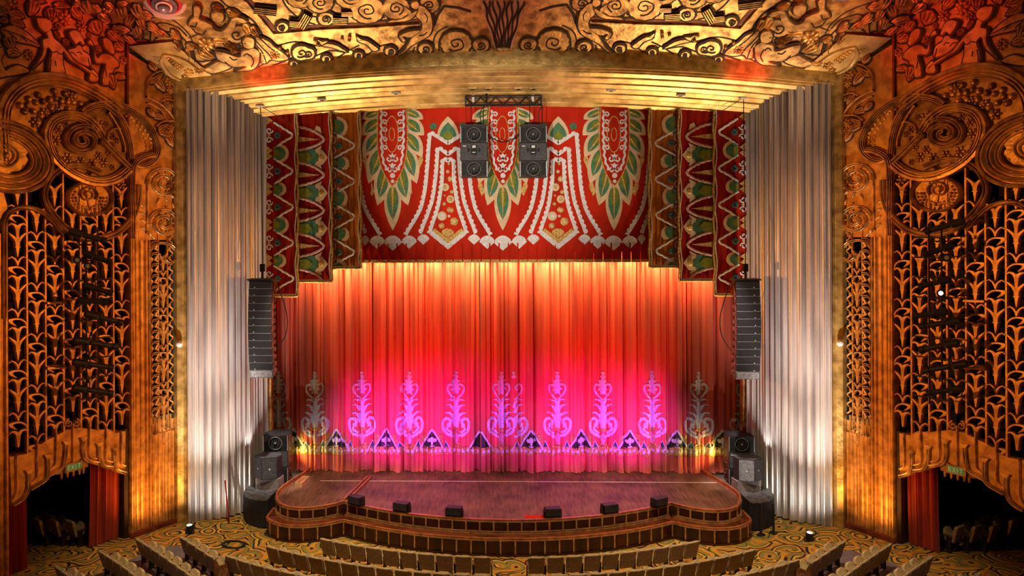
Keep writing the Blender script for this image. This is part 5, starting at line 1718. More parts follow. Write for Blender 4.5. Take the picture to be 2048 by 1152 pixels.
def along(path, step, z0, z1, name, prefix_d=.0):
    """panels and battens round the riser"""
    L = [0.0]
    for i in range(1, len(path)):
        L.append(L[-1] + math.hypot(path[i][0] - path[i - 1][0], path[i][1] - path[i - 1][1]))
    def at(s):
        for i in range(1, len(path)):
            if s <= L[i]:
                t = (s - L[i - 1]) / max(1e-6, L[i] - L[i - 1])
                a, c_ = path[i - 1], path[i]
                return (a[0] + (c_[0] - a[0]) * t, a[1] + (c_[1] - a[1]) * t), (c_[0] - a[0], c_[1] - a[1])
        return path[-1], (path[-1][0] - path[-2][0], path[-1][1] - path[-2][1])
    k = int(round(L[-1] / step))
    st = L[-1] / k
    for i in range(k + 1):
        p, t = at(min(i * st, L[-1] - 1e-4))
        l = math.hypot(*t); tx, ty = t[0] / l, t[1] / l
        nx_, ny_ = ty, -tx
        O('batten', MB().obox((p[0] + nx_ * -.01, p[1] + ny_ * -.01, (z0 + z1) / 2), (tx * .055, ty * .055, 0), (nx_ * .06, ny_ * .06, 0), (0, 0, z1 - z0)), BATTEN, stg)
        if i < k:
            q, t2 = at((i + .5) * st)
            l = math.hypot(*t2); tx, ty = t2[0] / l, t2[1] / l
            nx_, ny_ = ty, -tx
            p2, _ = at(min((i + 1) * st, L[-1] - 1e-4))
            cx_, cy_ = (p[0] + p2[0]) / 2, (p[1] + p2[1]) / 2
            dx, dy = p2[0] - p[0], p2[1] - p[1]
            l = math.hypot(dx, dy)
            O('riser_panel', MB().obox((cx_ + dy / l * -.025, cy_ - dx / l * -.025, (z0 + z1) / 2), (dx * .84, dy * .84, 0), (dy / l * .05, -dx / l * .05, 0), (0, 0, z1 - z0 - .02)), MAHOG, stg)
along(OUT[ip], .5, ZL + .11, ZST - .09, 'upper')
along(LEDGE[2:-2], .52, -.12, ZL - .09, 'lower')
O('deck_tape', MB().box((-7.65, 35.47, ZST + .001), (8.7, 35.54, ZST + .006)), WHTAPE, stg)
# kerb of the lift on the left lobe and the side guard
b = MB()
for dx in (0, .16):
    b.obox(((-5.75 + -6.2) / 2 + dx, (35.9 + 32.85) / 2, ZST + .05), (.08, 0, 0), (-.45, -3.05, 0), (0, 0, .1))
O('lift_kerb', b, RAILW, stg)
for sx in (-1, 1):
    b = MB()
    side = [(sx * x, y) for x, y in HO if x > 8.1 and y > 32.4]
    for i in range(len(side)):
        pass
    n = len(side)
    for (x, y) in side:
        b.v += [Vector((x, y, ZST)), Vector((x - sx * .07, y, ZST)), Vector((x - sx * .07, y, ZST + .17 * min(1, max(0.06, (y - 32.4) / .9)))), Vector((x, y, ZST + .17 * min(1, max(.06, (y - 32.4) / .9))))]
    for i in range(n - 1):
        for k in range(4):
            b.f.append((i * 4 + k, i * 4 + (k + 1) % 4, (i + 1) * 4 + (k + 1) % 4, (i + 1) * 4 + k))
    O('guard_rail', b, RAILW, stg)
ob = MB()
c0 = Vector((-8.28, 35.0, ZST + .1))
ob.obox(c0 + Vector((-.13, 0, 0)), (.03, 0, 0), (.12, .95, 0), (0, 0, .2)).obox(c0 + Vector((.13, 0, 0)), (.03, 0, 0), (.12, .95, 0), (0, 0, .2)).obox(c0 + Vector((-.06, -.47, 0)), (.28, 0, 0), (0, .03, 0), (0, 0, .2)).obox(c0 + Vector((.06, .47, 0)), (.28, 0, 0), (0, .03, 0), (0, 0, .2)).obox(c0 + Vector((0, 0, -.09)), (.28, 0, 0), (.12, .95, 0), (0, 0, .02))
o = O('wooden_tray', ob, PALEW, None, (-8.28, 35.0, ZST))
tag(o, 'pale open wooden tray on the left edge of the stage', 'tray')
o = O('red_mat', MB().box((.62, 30.98, ZST + .003), (1.32, 31.3, ZST + .015)), REDFAB, None, (.97, 31.14, ZST))
tag(o, 'small red mat at the front edge of the stage', 'mat')

# ------------------------------------------------------------------ footlight boxes
def foot_box(x, y, label):
    a = math.atan2(x, 41.2 - y)
    t = E('footlight_box', (x, y, ZST + .021))
    tag(t, label, 'footlight', 'footlight boxes along the stage lip')
    R = Matrix.Rotation(a, 3, 'Z')
    def bx(c, d): return R @ Vector(c) + Vector((x, y, ZST + .021)), R @ Vector((d[0], 0, 0)), R @ Vector((0, d[1], 0)), R @ Vector((0, 0, d[2]))
    O('housing', MB().obox(*bx((0, 0, .20), (.56, .34, .26))), SPKR, t)
    for s in (-1, 1):
        O('bracket', MB().obox(*bx((s * .31, .03, .12), (.03, .2, .24))), STEEL, t)
    O('foot', MB().obox(*bx((0, 0, .015), (.6, .26, .03))), STEEL, t)
    O('lens_strip', MB().obox(*bx((0, .176, .21), (.48, .012, .18))), LENS, t)
    return t
FL = ['leftmost', 'second', 'third', 'fourth', 'fifth', 'rightmost']
for i, (x, y) in enumerate([(-5.66, 32.35), (-3.87, 31.62), (-1.92, 31.14), (1.62, 31.1), (3.72, 31.58), (5.66, 32.35)]):
    nm = FL[i] + (' from the left' if 0 < i < 5 else '')
    foot_box(x, y, 'black footlight box on the stage lip, %s of six' % nm)

# ------------------------------------------------------------------ black wing platforms
def platform(sx):
    poly = [(-10.3, 35.2), (-10.42, 34.4), (-10.38, 33.87), (-10.2, 33.45), (-9.9, 33.12), (-9.55, 32.92), (-9.3, 32.9), (-9.18, 33.0), (-9.15, 33.8), (-9.12, 34.6), (-8.95, 35.5), (-8.72, 36.5), (-9.75, 36.6), (-9.75, 35.85), (-10.0, 35.5)]
    if sx > 0: poly = [(-x, y) for x, y in reversed(poly)]
    t = E('wing_platform', (sx * 9.6, 34.3, 0))
    O('skirt', MB().prism(poly, -.12, ZST - .03), BLKDRP, t)
    O('deck', MB().prism(poly, ZST - .03, ZST + .01), BLKTOP, t)
    return t
tag(platform(-1), 'black draped rounded platform at the left end of the stage', 'platform', 'wing platforms')
tag(platform(1), 'black draped rounded platform at the right end of the stage', 'platform', 'wing platforms')
for x, y in ((9.45, 32.5), (9.95, 32.62)):
    o = O('black_post', MB().tube([(x, y, zf(x, y) + .0), (x, y, 1.0)], .05, 8).lathe((x, y, zf(x, y)), (0, 0, 1), [(.16, 0), (.16, .03), (.05, .05)], 12), STEEL, None, (x, y, 0))
    tag(o, 'black metal post before the right wing platform, %s one' % ('inner' if x < 9.7 else 'outer'), 'post', 'posts by the right platform')
o = O('red_stick', MB().tube([(-10.75, 33.2, zf(-10.75, 33)), (-10.95, 33.35, 1.55)], .03, 6), mat('red_lacquer', (.25, .012, .01), .4), None, (-10.75, 33.2, 0))
tag(o, 'thin dark red stick leaning by the left silver drape', 'stick')

# ================================================================== loudspeakers
def speaker_stack(loc, w_, d_, hs, yaw, label, name='loudspeaker', group=None, bottom=True):
    """three-module loudspeaker: horn, control panel, horn. loc = base centre"""
    t = E(name, loc)
    tag(t, label, 'speaker', group)
    R = Matrix.Rotation(yaw, 3, 'Z')
    base = Vector(loc)
    def bx(c, d): return base + R @ Vector(c), R @ Vector((d[0], 0, 0)), R @ Vector((0, d[1], 0)), R @ Vector((0, 0, d[2]))
    z = 0.0
    for k, h in enumerate(hs):
        horn = k != 1
        m = O('cabinet', MB().obox(*bx((0, 0, z + h / 2), (w_, d_, h - .012))), SPKR, t)
        if horn:
            O('horn_recess', MB().obox(*bx((0, -d_ / 2 - .004, z + h / 2), (w_ * .54, .012, h * .86))), SPKD, m)
            c = base + R @ Vector((0, -d_ / 2 - .012, z + h / 2))
            ax = R @ Vector((0, -1, 0))
            O('horn_ring', MB().lathe(c, ax, [(h * .40, 0), (h * .40, .02), (h * .36, .025), (h * .30, .008), (h * .12, .004), (h * .10, .05), (h * .02, .06)], 24), SPKD, m)
            O('horn_rim', MB().tube([c + R @ Vector((h * .40 * math.cos(a_), -.02, h * .40 * math.sin(a_))) for a_ in [i_ * math.pi / 12 for i_ in range(25)]], .012, 5), SPKGL, m)
            O('horn_plug', MB().lathe(c, ax, [(h * .09, .0), (h * .07, .07), (h * .02, .09)], 12), SPKGL, m)
            for q in range(4):
                O('louvre', MB().obox(base + R @ Vector((-w_ * .16 + q * w_ * .1, -d_ / 2 - .03, z + h * .5 + (q - 1.5) * h * .06)), R @ Vector((.03, 0, 0)), R @ Vector((0, .03, 0)), R @ Vector((h * .16 * (1), 0, h * .5))), SPKG, m)
            for s in (-1, 1):
                O('port_slot', MB().obox(*bx((s * w_ * .375, -d_ / 2 - .004, z + h / 2), (w_ * .13, .014, h * .74))), SPKD, m)
                O('edge_strip', MB().obox(*bx((s * w_ * .49, -d_ / 2 - .006, z + h / 2), (w_ * .02, .018, h * .94))), CHROME, m)
        else:
            O('front_panel', MB().obox(*bx((0, -d_ / 2 - .004, z + h / 2), (w_ * .96, .012, h * .94))), SPKG, m)
            O('control_box', MB().obox(*bx((0, -d_ / 2 - .02, z + h * .6), (w_ * .22, .05, h * .56))), SPKD, m)
            O('display', MB().obox(*bx((0, -d_ / 2 - .05, z + h * .78), (w_ * .13, .014, h * .14))), WHITE, m)
            O('display', MB().obox(*bx((0, -d_ / 2 - .05, z + h * .46), (w_ * .12, .014, h * .05))), WHITE, m)
            for s in (-1, 1):
                O('vent', MB().obox(*bx((s * w_ * .2, -d_ / 2 - .012, z + h * .6), (w_ * .09, .012, h * .22))), SPKD, m)
            O('badge', MB().obox(*bx((-w_ * .36, -d_ / 2 - .012, z + h * .82), (w_ * .13, .008, h * .05))), WHITE, m)
        # rigging rails on both flanks
        for s in (-1, 1):
            O('flank_rail', MB().obox(*bx((s * (w_ / 2 + .008), -d_ * .38, z + h / 2), (.016, .05, h * .96))), REDPNT, m)
            O('flank_rail', MB().obox(*bx((s * (w_ / 2 + .008), d_ * .38, z + h / 2), (.016, .05, h * .96))), REDPNT, m)
            for q in range(3):
                O('flank_handle', MB().obox(*bx((s * (w_ / 2 + .02), -.1 + .2 * (q % 2), z + h * (q + .6) / 3.4), (.04, .12, .05))), REDPNT, m)
        z += h
    return t
SPH = (.64, .66, .64)
speaker_stack((-9.42, 35.55, ZST + .012), 1.0, 1.1, (.68, .66, .64), math.radians(4), 'tall three-part loudspeaker on the left wing platform', group='wing loudspeakers')
speaker_stack((9.52, 35.6, ZST + .012), 1.0, 1.1, (.68, .66, .64), math.radians(-4), 'tall three-part loudspeaker on the right wing platform', group='wing loudspeakers')

def front_fill(sx):
    """angled grey box on a cloth-covered block"""
    bl = O('covered_block', MB().prism([(sx * x, y) for x, y in ([(-10.02, 34.3), (-9.05, 34.15), (-8.98, 34.75), (-10.0, 34.8)][::1 if sx < 0 else -1])], ZST + .012, ZST + .44), GREYCL, None, (sx * 9.5, 34.5, ZST + .01))
    lab = 'left' if sx < 0 else 'right'
    tag(bl, 'cloth covered block under the angled speaker at the %s wing' % lab, 'block', 'covered speaker blocks')
    t = E('angled_speaker', (sx * 9.5, 34.4, ZST + .442))
    tag(t, 'grey angled loudspeaker on a covered block at the %s wing' % lab, 'speaker', 'angled front speakers')
    z0_, z1_ = ZST + .442, ZST + 1.3
    poly = [(-10.08, 34.42), (-9.68, 34.02), (-9.12, 34.2), (-9.02, 34.62), (-9.2, 34.95), (-9.85, 34.95)]
    P = [(sx * x, y) for x, y in poly]
    O('cabinet', MB().prism(P if sx < 0 else P[::-1], z0_, z1_), SPKR, t, smooth=0)
    for (a, c_), m in (((P[0], P[1]), SPKG), ((P[1], P[2]), SPKGL)):
        dx, dy = c_[0] - a[0], c_[1] - a[1]
        l = math.hypot(dx, dy)
        n_ = Vector((dy / l, -dx / l, 0))
        if n_.y > 0: n_ = -n_
        cc = Vector(((a[0] + c_[0]) / 2, (a[1] + c_[1]) / 2, (z0_ + z1_) / 2)) + n_ * .012
        g = O('grille', MB().obox(cc, Vector((dx, dy, 0)) * .95, n_ * .02, (0, 0, z1_ - z0_ - .05)), m if sx < 0 else SPKG, t)
        O('badge', MB().lathe(cc + n_ * .012 + Vector((0, 0, -.02)), n_, [(.03, 0), (.02, .006)], 10), WHITE, g)
    O('lid', MB().prism((P if sx < 0 else P[::-1]), z1_, z1_ + .02), SPKG, t, smooth=0)
front_fill(-1); front_fill(1)

def line_array(sx):
    lab = 'left' if sx < 0 else 'right'
    Y = 33.55
    X = onY(525 if sx < 0 else 1491, 560, Y).x
    ztop = onY(525 if sx < 0 else 1491, 557, Y).z
    t = E('line_array', (X, Y, ztop))
    tag(t, 'curved hanging column of thirteen black speaker cabinets at the %s' % lab, 'speaker', 'line arrays')
    w_, d_, h = .88, .62, .285
    O('bumper', MB().box((X - .52, Y - .34, ztop - .06), (X + .5, Y + .34, ztop)).box((X - .46, Y - .3, ztop - .1), (X + .44, Y + .3, ztop - .05)), STEEL, t)
    z = ztop - .1
    y = Y
    tilt = math.radians(-2.5)
    for k in range(13):
        tilt += math.radians(.75 if k > 1 else .3)
        ay = Vector((0, math.cos(tilt), math.sin(tilt)))
        az = Vector((0, -math.sin(tilt), math.cos(tilt)))
        off = -.05 * math.sin(math.pi * k / 12) * (1 if sx < 0 else -1)
        c = Vector((X + off * 1.0, y, z - h / 2))
        last = k == 12
        m = O('cabinet', MB().obox(c, (w_, 0, 0), ay * d_, az * (h - .014)), SPKG if last else SPKR, t)
        O('front_mesh', MB().obox(c - ay * (d_ / 2 + .006), (w_ * .96, 0, 0), ay * .014, az * (h * .86)), SPKGL if last else SPKR2, m)
        O('badge', MB().obox(c - ay * (d_ / 2 + .016) + Vector((-sx * -.22, 0, 0)) - az * (h * .34), (.04, 0, 0), ay * .01, az * .02), WHITE, m)
        O('seam', MB().obox(c - az * (h / 2) - ay * (d_ / 2 - .03), (w_ * 1.02, 0, 0), ay * .08, az * .014), SPKGL, m)
        for s in (-1, 1):
            O('side_rig', MB().obox(c + Vector((s * (w_ / 2 + .025), 0, 0)) - ay * .1, (.05, 0, 0), ay * .07, az * h * .96), REDPNT, m)
            O('side_rig', MB().obox(c + Vector((s * (w_ / 2 + .03), 0, 0)) + ay * .18, (.06, 0, 0), ay * .1, az * h * .5), REDPNT, m)
        z -= h * math.cos(tilt)
        y += h * math.sin(tilt) * .6
    # hoist chain up to the soffit
    top = soff_at(521, 208) if sx < 0 else soff_at(1487, 192)
    O('hoist_chain', MB().tube([(X, Y, ztop), (X, Y, ztop + .3)], .05, 8).tube([(X, Y, ztop + .3), (X - sx * .0, Y, ztop + .9), (top.x, top.y, top.z - .05)], .018, 6), STEEL, t)
    O('hoist_motor', MB().obox((X, Y, ztop + .42), (.16, 0, 0), (0, .2, 0), (0, 0, .3)), SPKD, t)
    O('rigging_plate', MB().box((top.x - .16, top.y - .16, top.z - .12), (top.x + .16, top.y + .16, top.z - .07)), WHITE, t)
    O('guy_wire', MB().tube([(top.x, top.y, top.z - .08), (top.x - sx * 1.1, top.y + 1.0, top.z - .75)], .015, 5), STEEL, t)
    cab = cr([(X - sx * .5, Y + .3, ztop - .2), (X - sx * .85, Y + .4, ztop - 1.4), (X - sx * .82, Y + .4, ztop - 2.2), (X - sx * .5, Y + .3, ztop - 2.8)], 6)
    O('speaker_cable', MB().tube(cab, .02, 5), SPKD, t)
    return t
SPKR2 = low_spec(mat('speaker_mesh_black', (.022, .022, .024), .6, 0, .1, 40, .2, 120))
line_array(-1); line_array(1)

# -- central cluster
TY = 34.85
def hung(xp, label):
    a = onY(xp - 27.5, 252, TY); c_ = onY(xp + 27.5, 354, TY)
    cx_ = (a.x + c_.x) / 2
    hh = (a.z - c_.z)
    t = speaker_stack((cx_, TY + .4, c_.z), abs(c_.x - a.x) * .98, .8, (hh * .32, hh * .35, hh * .33), 0, label, 'hung_loudspeaker', 'centre cluster loudspeakers')
    ztr = onY(1006, 209, TY).z
    for s in (-.12, .38):
        O('hanging_strap', MB().tube([(cx_ + s, TY + .4, a.z), (cx_ + s, TY + .3, ztr)], .018, 6), STEEL, t)
    O('top_frame', MB().box((cx_ - .52, TY + .02, a.z - .01), (cx_ + .52, TY + .78, a.z + .07)), STEEL, t)
    cab = cr([(cx_ + .3, TY + .6, a.z + .05), (cx_ + .25, TY + .55, a.z + .6), (cx_ + .42, TY + .4, ztr)], 6)
    O('speaker_cable', MB().tube(cab, .02, 5), SPKD, t)
    return t
hung(948, 'black loudspeaker hung under the truss, the left one')
hung(1066.5, 'black loudspeaker hung under the truss, the right one')
def truss():
    A = onY(931, 191, TY); B_ = onY(1083, 209, TY)
    xa, xb = A.x, B_.x; z1_, z0_ = A.z, B_.z
    t = E('lighting_truss', ((xa + xb) / 2, TY + .2, z0_))
    tag(t, 'short black box truss hung over the centre speakers', 'truss')
    ys = (TY + .02, TY + .4)
    for y in ys:
        for z in (z0_ + .03, z1_ - .03):
            O('chord', MB().tube([(xa, y, z), (xb, y, z)], .03, 8), STEEL, t)
    n = 10
    for y in ys:
        for i in range(n):
            p0 = xa + (xb - xa) * i / n; p1 = xa + (xb - xa) * (i + 1) / n
            za_, zb_ = (z0_ + .03, z1_ - .03) if i % 2 else (z1_ - .03, z0_ + .03)
            O('lacing', MB().tube([(p0, y, za_), (p1, y, zb_)], .017, 6), STEEL, t)
    for x in (xa, xb):
        O('end_frame', MB().box((x - .03, ys[0] - .03, z0_), (x + .03, ys[1] + .03, z1_)), STEEL, t)
    for xp, m in ((946, 1), (1066, 1), (973, 0)):
        P = onY(xp, 191, TY)
        top = soff_at(xp, 176)
        O('shackle', MB().tube([(P.x, TY + .2, z1_ - .25), (P.x, TY + .2, z1_ + .05)], .06 if m else .04, 8), WHITE if m else STEEL, t)
        O('hoist_chain', MB().tube([(P.x, TY + .2, z1_), (P.x, TY + .2, zb(P.x) - .55)], .02 if m else .05, 6), STEEL, t)
truss()
a = onY(975, 262, TY); c_ = onY(1039, 262, TY)
o = O('sagging_cable', MB().tube(cr([(a.x, TY + .3, a.z - .1), (a.x + .3, TY + .3, a.z - .32), ((a.x + c_.x) / 2, TY + .3, a.z - .42), (c_.x - .3, TY + .3, a.z - .32), (c_.x, TY + .3, a.z - .1)], 6), .02, 5), SPKD, None, ((a.x + c_.x) / 2, TY + .3, a.z - .4))
tag(o, 'thin black cable sagging between the two centre speakers', 'cable')

# ================================================================== theatre seats
def make_seat(loc=(0, 0, 0)):
    t = E('theatre_seat', (0, 0, 0))
    # back: padded shell with a dipped rounded top
    w2, n = .275, 14
    b = MB()
    outl = [(-w2 + .03, .36), (w2 - .03, .36)]
    topc = [(w2 - 2 * w2 * i / n, .915 + .03 * (abs(2 * i / n - 1)) ** 2 - .07 * abs(2 * i / n - 1) ** 12) for i in range(n + 1)]
    poly = outl + topc
    def lay(y, k, rec): return [Vector((x * k, y + rec * -(z - .36) * .28, z if z < .4 else z - (1 - k) * .3)) for x, z in poly]
    A, B_, C_ = lay(-.05, .97, 1), lay(-.03, 1.0, 1), lay(.05, .96, 1)
    m = len(poly)
    b.v = A + B_ + C_
    b.f = [tuple(range(m))] + [(i, (i + 1) % m, m + (i + 1) % m, m + i) for i in range(m)] + [(m + i, m + (i + 1) % m, 2 * m + (i + 1) % m, 2 * m + i) for i in range(m)] + [tuple(range(3 * m - 1, 2 * m - 1, -1))]
    bk = O('backrest', b, SEATBK, t, smooth=50)
    # padded welt along the top
    O('top_welt', MB().tube([Vector((x, -.0 - (z - .36) * .28, z - .005)) for x, z in topc], .03, 8), OLIVE, bk)
    pad = [Vector((x * .9, .062 - (z - .36) * .28, .40 + (z - .36) * .93)) for x, z in poly]
    pad2 = [Vector((x * .82, .085 - (z - .36) * .28, .42 + (z - .36) * .89)) for x, z in poly]
    b = MB(); b.v = pad + pad2
    b.f = [(i, (i + 1) % m, m + (i + 1) % m, m + i) for i in range(m)] + [tuple(range(2 * m - 1, m - 1, -1))]
    O('back_pad', b, OLIVE, bk, smooth=50)
    # tipped-up cushion
    ring = [(-.24, 0), (-.25, .2), (-.2, .38), (-.08, .43), (.08, .43), (.2, .38), (.25, .2), (.24, 0)]
    b = MB()
    up = Vector((0, .38, .92)); th = Vector((0, .93, -.36))
    c = Vector((0, .12, .40))
    L0 = [c + Vector((x, 0, 0)) + up * z for x, z in ring]
    L1 = [c + th * .04 + Vector((x * 1.03, 0, 0)) + up * (z * 1.02) for x, z in ring]
    L2 = [c + th * .11 + Vector((x * .95, 0, 0)) + up * (z * .97) for x, z in ring]
    m = len(ring)
    b.v = L0 + L1 + L2
    b.f = [tuple(range(m - 1, -1, -1))] + [(i, (i + 1) % m, m + (i + 1) % m, m + i) for i in range(m)] + [(m + i, m + (i + 1) % m, 2 * m + (i + 1) % m, 2 * m + i) for i in range(m)] + [tuple(range(2 * m, 3 * m))]
    O('cushion', b, OLIVE, t, smooth=50)
    for s in (-1, 1):
        O('armrest', MB().obox((s * .282, .2, .60), (.04, 0, 0), (0, .4, .03), (0, 0, .04)), SEATW, t)
        O('standard', MB().obox((s * .285, .1, .30), (.03, 0, 0), (0, .16, .0), (0, 0, .58)).obox((s * .285, .13, .012), (.06, 0, 0), (0, .3, 0), (0, 0, .024)), SEATIR, t)
    return t
seat0 = make_seat()
seat_used = [False]
def place_seat(x, y, face, label, group, end=None):
    z = zf(x, y)
    rz = math.atan2(-face[0], face[1])
    if not seat_used[0]:
        t = seat0; seat_used[0] = True
        t.location = (x, y, z); t.rotation_euler = (0, 0, rz)
    else:
        t = tree_copy(seat0, None, (x, y, z), rz)
    tag(t, label, 'seat', group)
    if end:
        # carved aisle end panel
        R = Matrix.Rotation(rz, 3, 'Z')
        P = lambda v: R @ Vector(v) + Vector((x, y, z))
        s = end
        pr = [(-.16, .0), (.34, .0), (.36, .62), (.2, .66), (-.02, .64), (-.1, .8), (-.2, .86), (-.2, .4)]
        b = MB()
        b.v = [P((s * .315, q[0], q[1])) for q in pr] + [P((s * .36, q[0], q[1])) for q in pr]
        m = len(pr)
        b.f = [tuple(range(m)), tuple(range(2 * m - 1, m - 1, -1))] + [(i, (i + 1) % m, m + (i + 1) % m, m + i) for i in range(m)]
        me = bpy.data.meshes.new('end_panel')
        Ri = R.transposed()
        me.from_pydata([tuple(Ri @ (q - Vector((x, y, z)))) for q in b.v], [], b.f)
        me.materials.append(SEATW)
        o = bpy.data.objects.new('end_panel', me)
        COL.objects.link(o); o.parent = t
        b2 = MB()
        ins = [(-.05, .08), (.26, .08), (.27, .5), (.1, .55), (-.05, .5)]
        me = bpy.data.meshes.new('end_motif')
        me.from_pydata([(s * .368, q[0], q[1]) for q in ins] + [(s * .372, .02 + .1 * math.cos(a), .3 + .12 * math.sin(a)) for a in (0, 1, 2, 3, 4, 5)], [], [tuple(range(5))])
        me.materials.append(SEATW2)
        o2 = bpy.data.objects.new('end_motif', me); COL.objects.link(o2); o2.parent = o
    return t
SEATW2 = mat('carved_seat_wood', (.34, .15, .06), .45, 0, .3, 14, .4, 30)
ORD = ['first', 'second', 'third', 'fourth', 'fifth', 'sixth', 'seventh', 'eighth', 'ninth', 'tenth', 'eleventh', 'twelfth', 'thirteenth', 'fourteenth', 'fifteenth', 'sixteenth', 'seventeenth']
def proj(P):
    q = Vector(P) - CAM
    d = q.dot(FWD)
    return CX + F * q.dot(RGT) / d, CY - F * q.dot(UPV) / d
CYR = 41.3
for ri, (R, xmax, rown) in enumerate(((13.38, 6.35, 'front row'), (14.85, 8.15, 'second row'), (16.2, 9.0, 'third row'))):
    for sx, sn in ((-1, 'left'), (1, 'right')):
        a = .86 / R
        k = 0
        while R * math.sin(a) < xmax:
            x, y = sx * R * math.sin(a), CYR - R * math.cos(a)
            q = proj((x, y, .75))
            if q[1] < 1166:
                end = None
                place_seat(x, y, (-x, CYR - y), 'olive theatre seat, %s from the centre aisle, %s of the %s block' % (ORD[k], rown, sn), 'centre block seats, %s' % rown)
            a += .61 / R
            k += 1
for sx, sn in ((-1, 'left'), (1, 'right')):
    d = Vector((.72, -.69)).normalized()
    f = Vector((.69, .72)).normalized()
    rows = [((-10.85, 29.0), 4, 'front row'), ((-12.2, 28.62), 7, 'second row'), ((-12.98, 27.55), 7, 'third row'), ((-13.75, 26.25), 5, 'fourth row')]
    for (p0, n_, rn) in rows:
        for k in range(n_):
            x = p0[0] + d.x * .6 * k; y = p0[1] + d.y * .6 * k
            x = x if sx < 0 else -x
            q = proj((x, y, .8))
            if not (-25 < q[0] < 2075 and q[1] < 1168): continue
            place_seat(x, y, (f.x if sx < 0 else -f.x, f.y), 'olive theatre seat, %s from the wall, %s of the %s side block' % (ORD[k], rn, sn), 'side block seats, %s' % rn, (1 if sx < 0 else -1) if k == n_ - 1 else None)
    # seats in the dark alcove
    e = Vector((WE.x if sx < 0 else -WE.x, WE.y))
    nrm = Vector((-WN.x if sx < 0 else WN.x, -WN.y))
    for r_ in range(3):
        for k in range(3):
            base = Vector((sx * 12.84, 33.04)) + e * (3.55 + .5 * k) + nrm * (1.0 + .42 * k + 1.2 * r_) + Vector((0, .25 * k))
            lab = 'dim theatre seat in the %s alcove, %s row in, %s from the stage' % (sn, ('first', 'second', 'third')[r_], ('first', 'second', 'third')[k])
            place_seat(base.x, base.y, (.6 if sx < 0 else -.6, .8), lab, 'alcove seats')
# grey floor slabs under the side blocks
for sx in (-1, 1):
    poly = [(-11.9, 30.55), (-11.2, 30.2), (-9.4, 28.7), (-8.7, 28.0), (-8.75, 26.0), (-9.5, 24.0), (-14.2, 24.0), (-13.6, 27.6), (-12.9, 29.2)]
    b = MB()
    P = [(-sx * x, y) for x, y in poly]
    b.prism(P if sx < 0 else P[::-1], -.22, .012)
    # follow the floor
    for q in b.v:
        if q.z > 0: q.z = zf(q.x, q.y) + .045
    O('seating_slab', b, mat('grey_slab', (.16, .14, .155), .8, 0, .1, 4), floor, smooth=0)

# ================================================================== ladder of spotlights on each side
def spot_thing(A, B_, label, group, r=.12):
    """A rear point, B front point"""
    A, B_ = Vector(A), Vector(B_)
    ax = (B_ - A).normalized()
    L = (B_ - A).length
    t = E('spotlight', A)
    tag(t, label, 'spotlight', group)
    O('barrel', MB().lathe(A, ax, [(r * .5, 0), (r * 1.0, .03), (r * 1.05, L * .32), (r * .72, L * .36), (r * .72, L * .86), (r * .92, L * .88), (r * .95, L)], 14), STEEL, t)
    O('lens', MB().lathe(B_, ax, [(r * .9, -.02), (r * .6, .005), (r * .1, .012)], 14), LENS, t)
    mid = A + ax * L * .4
    up = Vector((0, 0, 1))
    sd_ = ax.cross(up).normalized()
    O('yoke', MB().tube([mid + sd_ * r * 1.2, mid + sd_ * r * 1.2 + up * .24, mid - sd_ * r * 1.2 + up * .24, mid - sd_ * r * 1.2], .018, 6), STEEL, t)
    O('clamp', MB().obox(mid + up * .29, (.07, 0, 0), (0, .07, 0), (0, 0, .12)), STEEL, t)
    return t
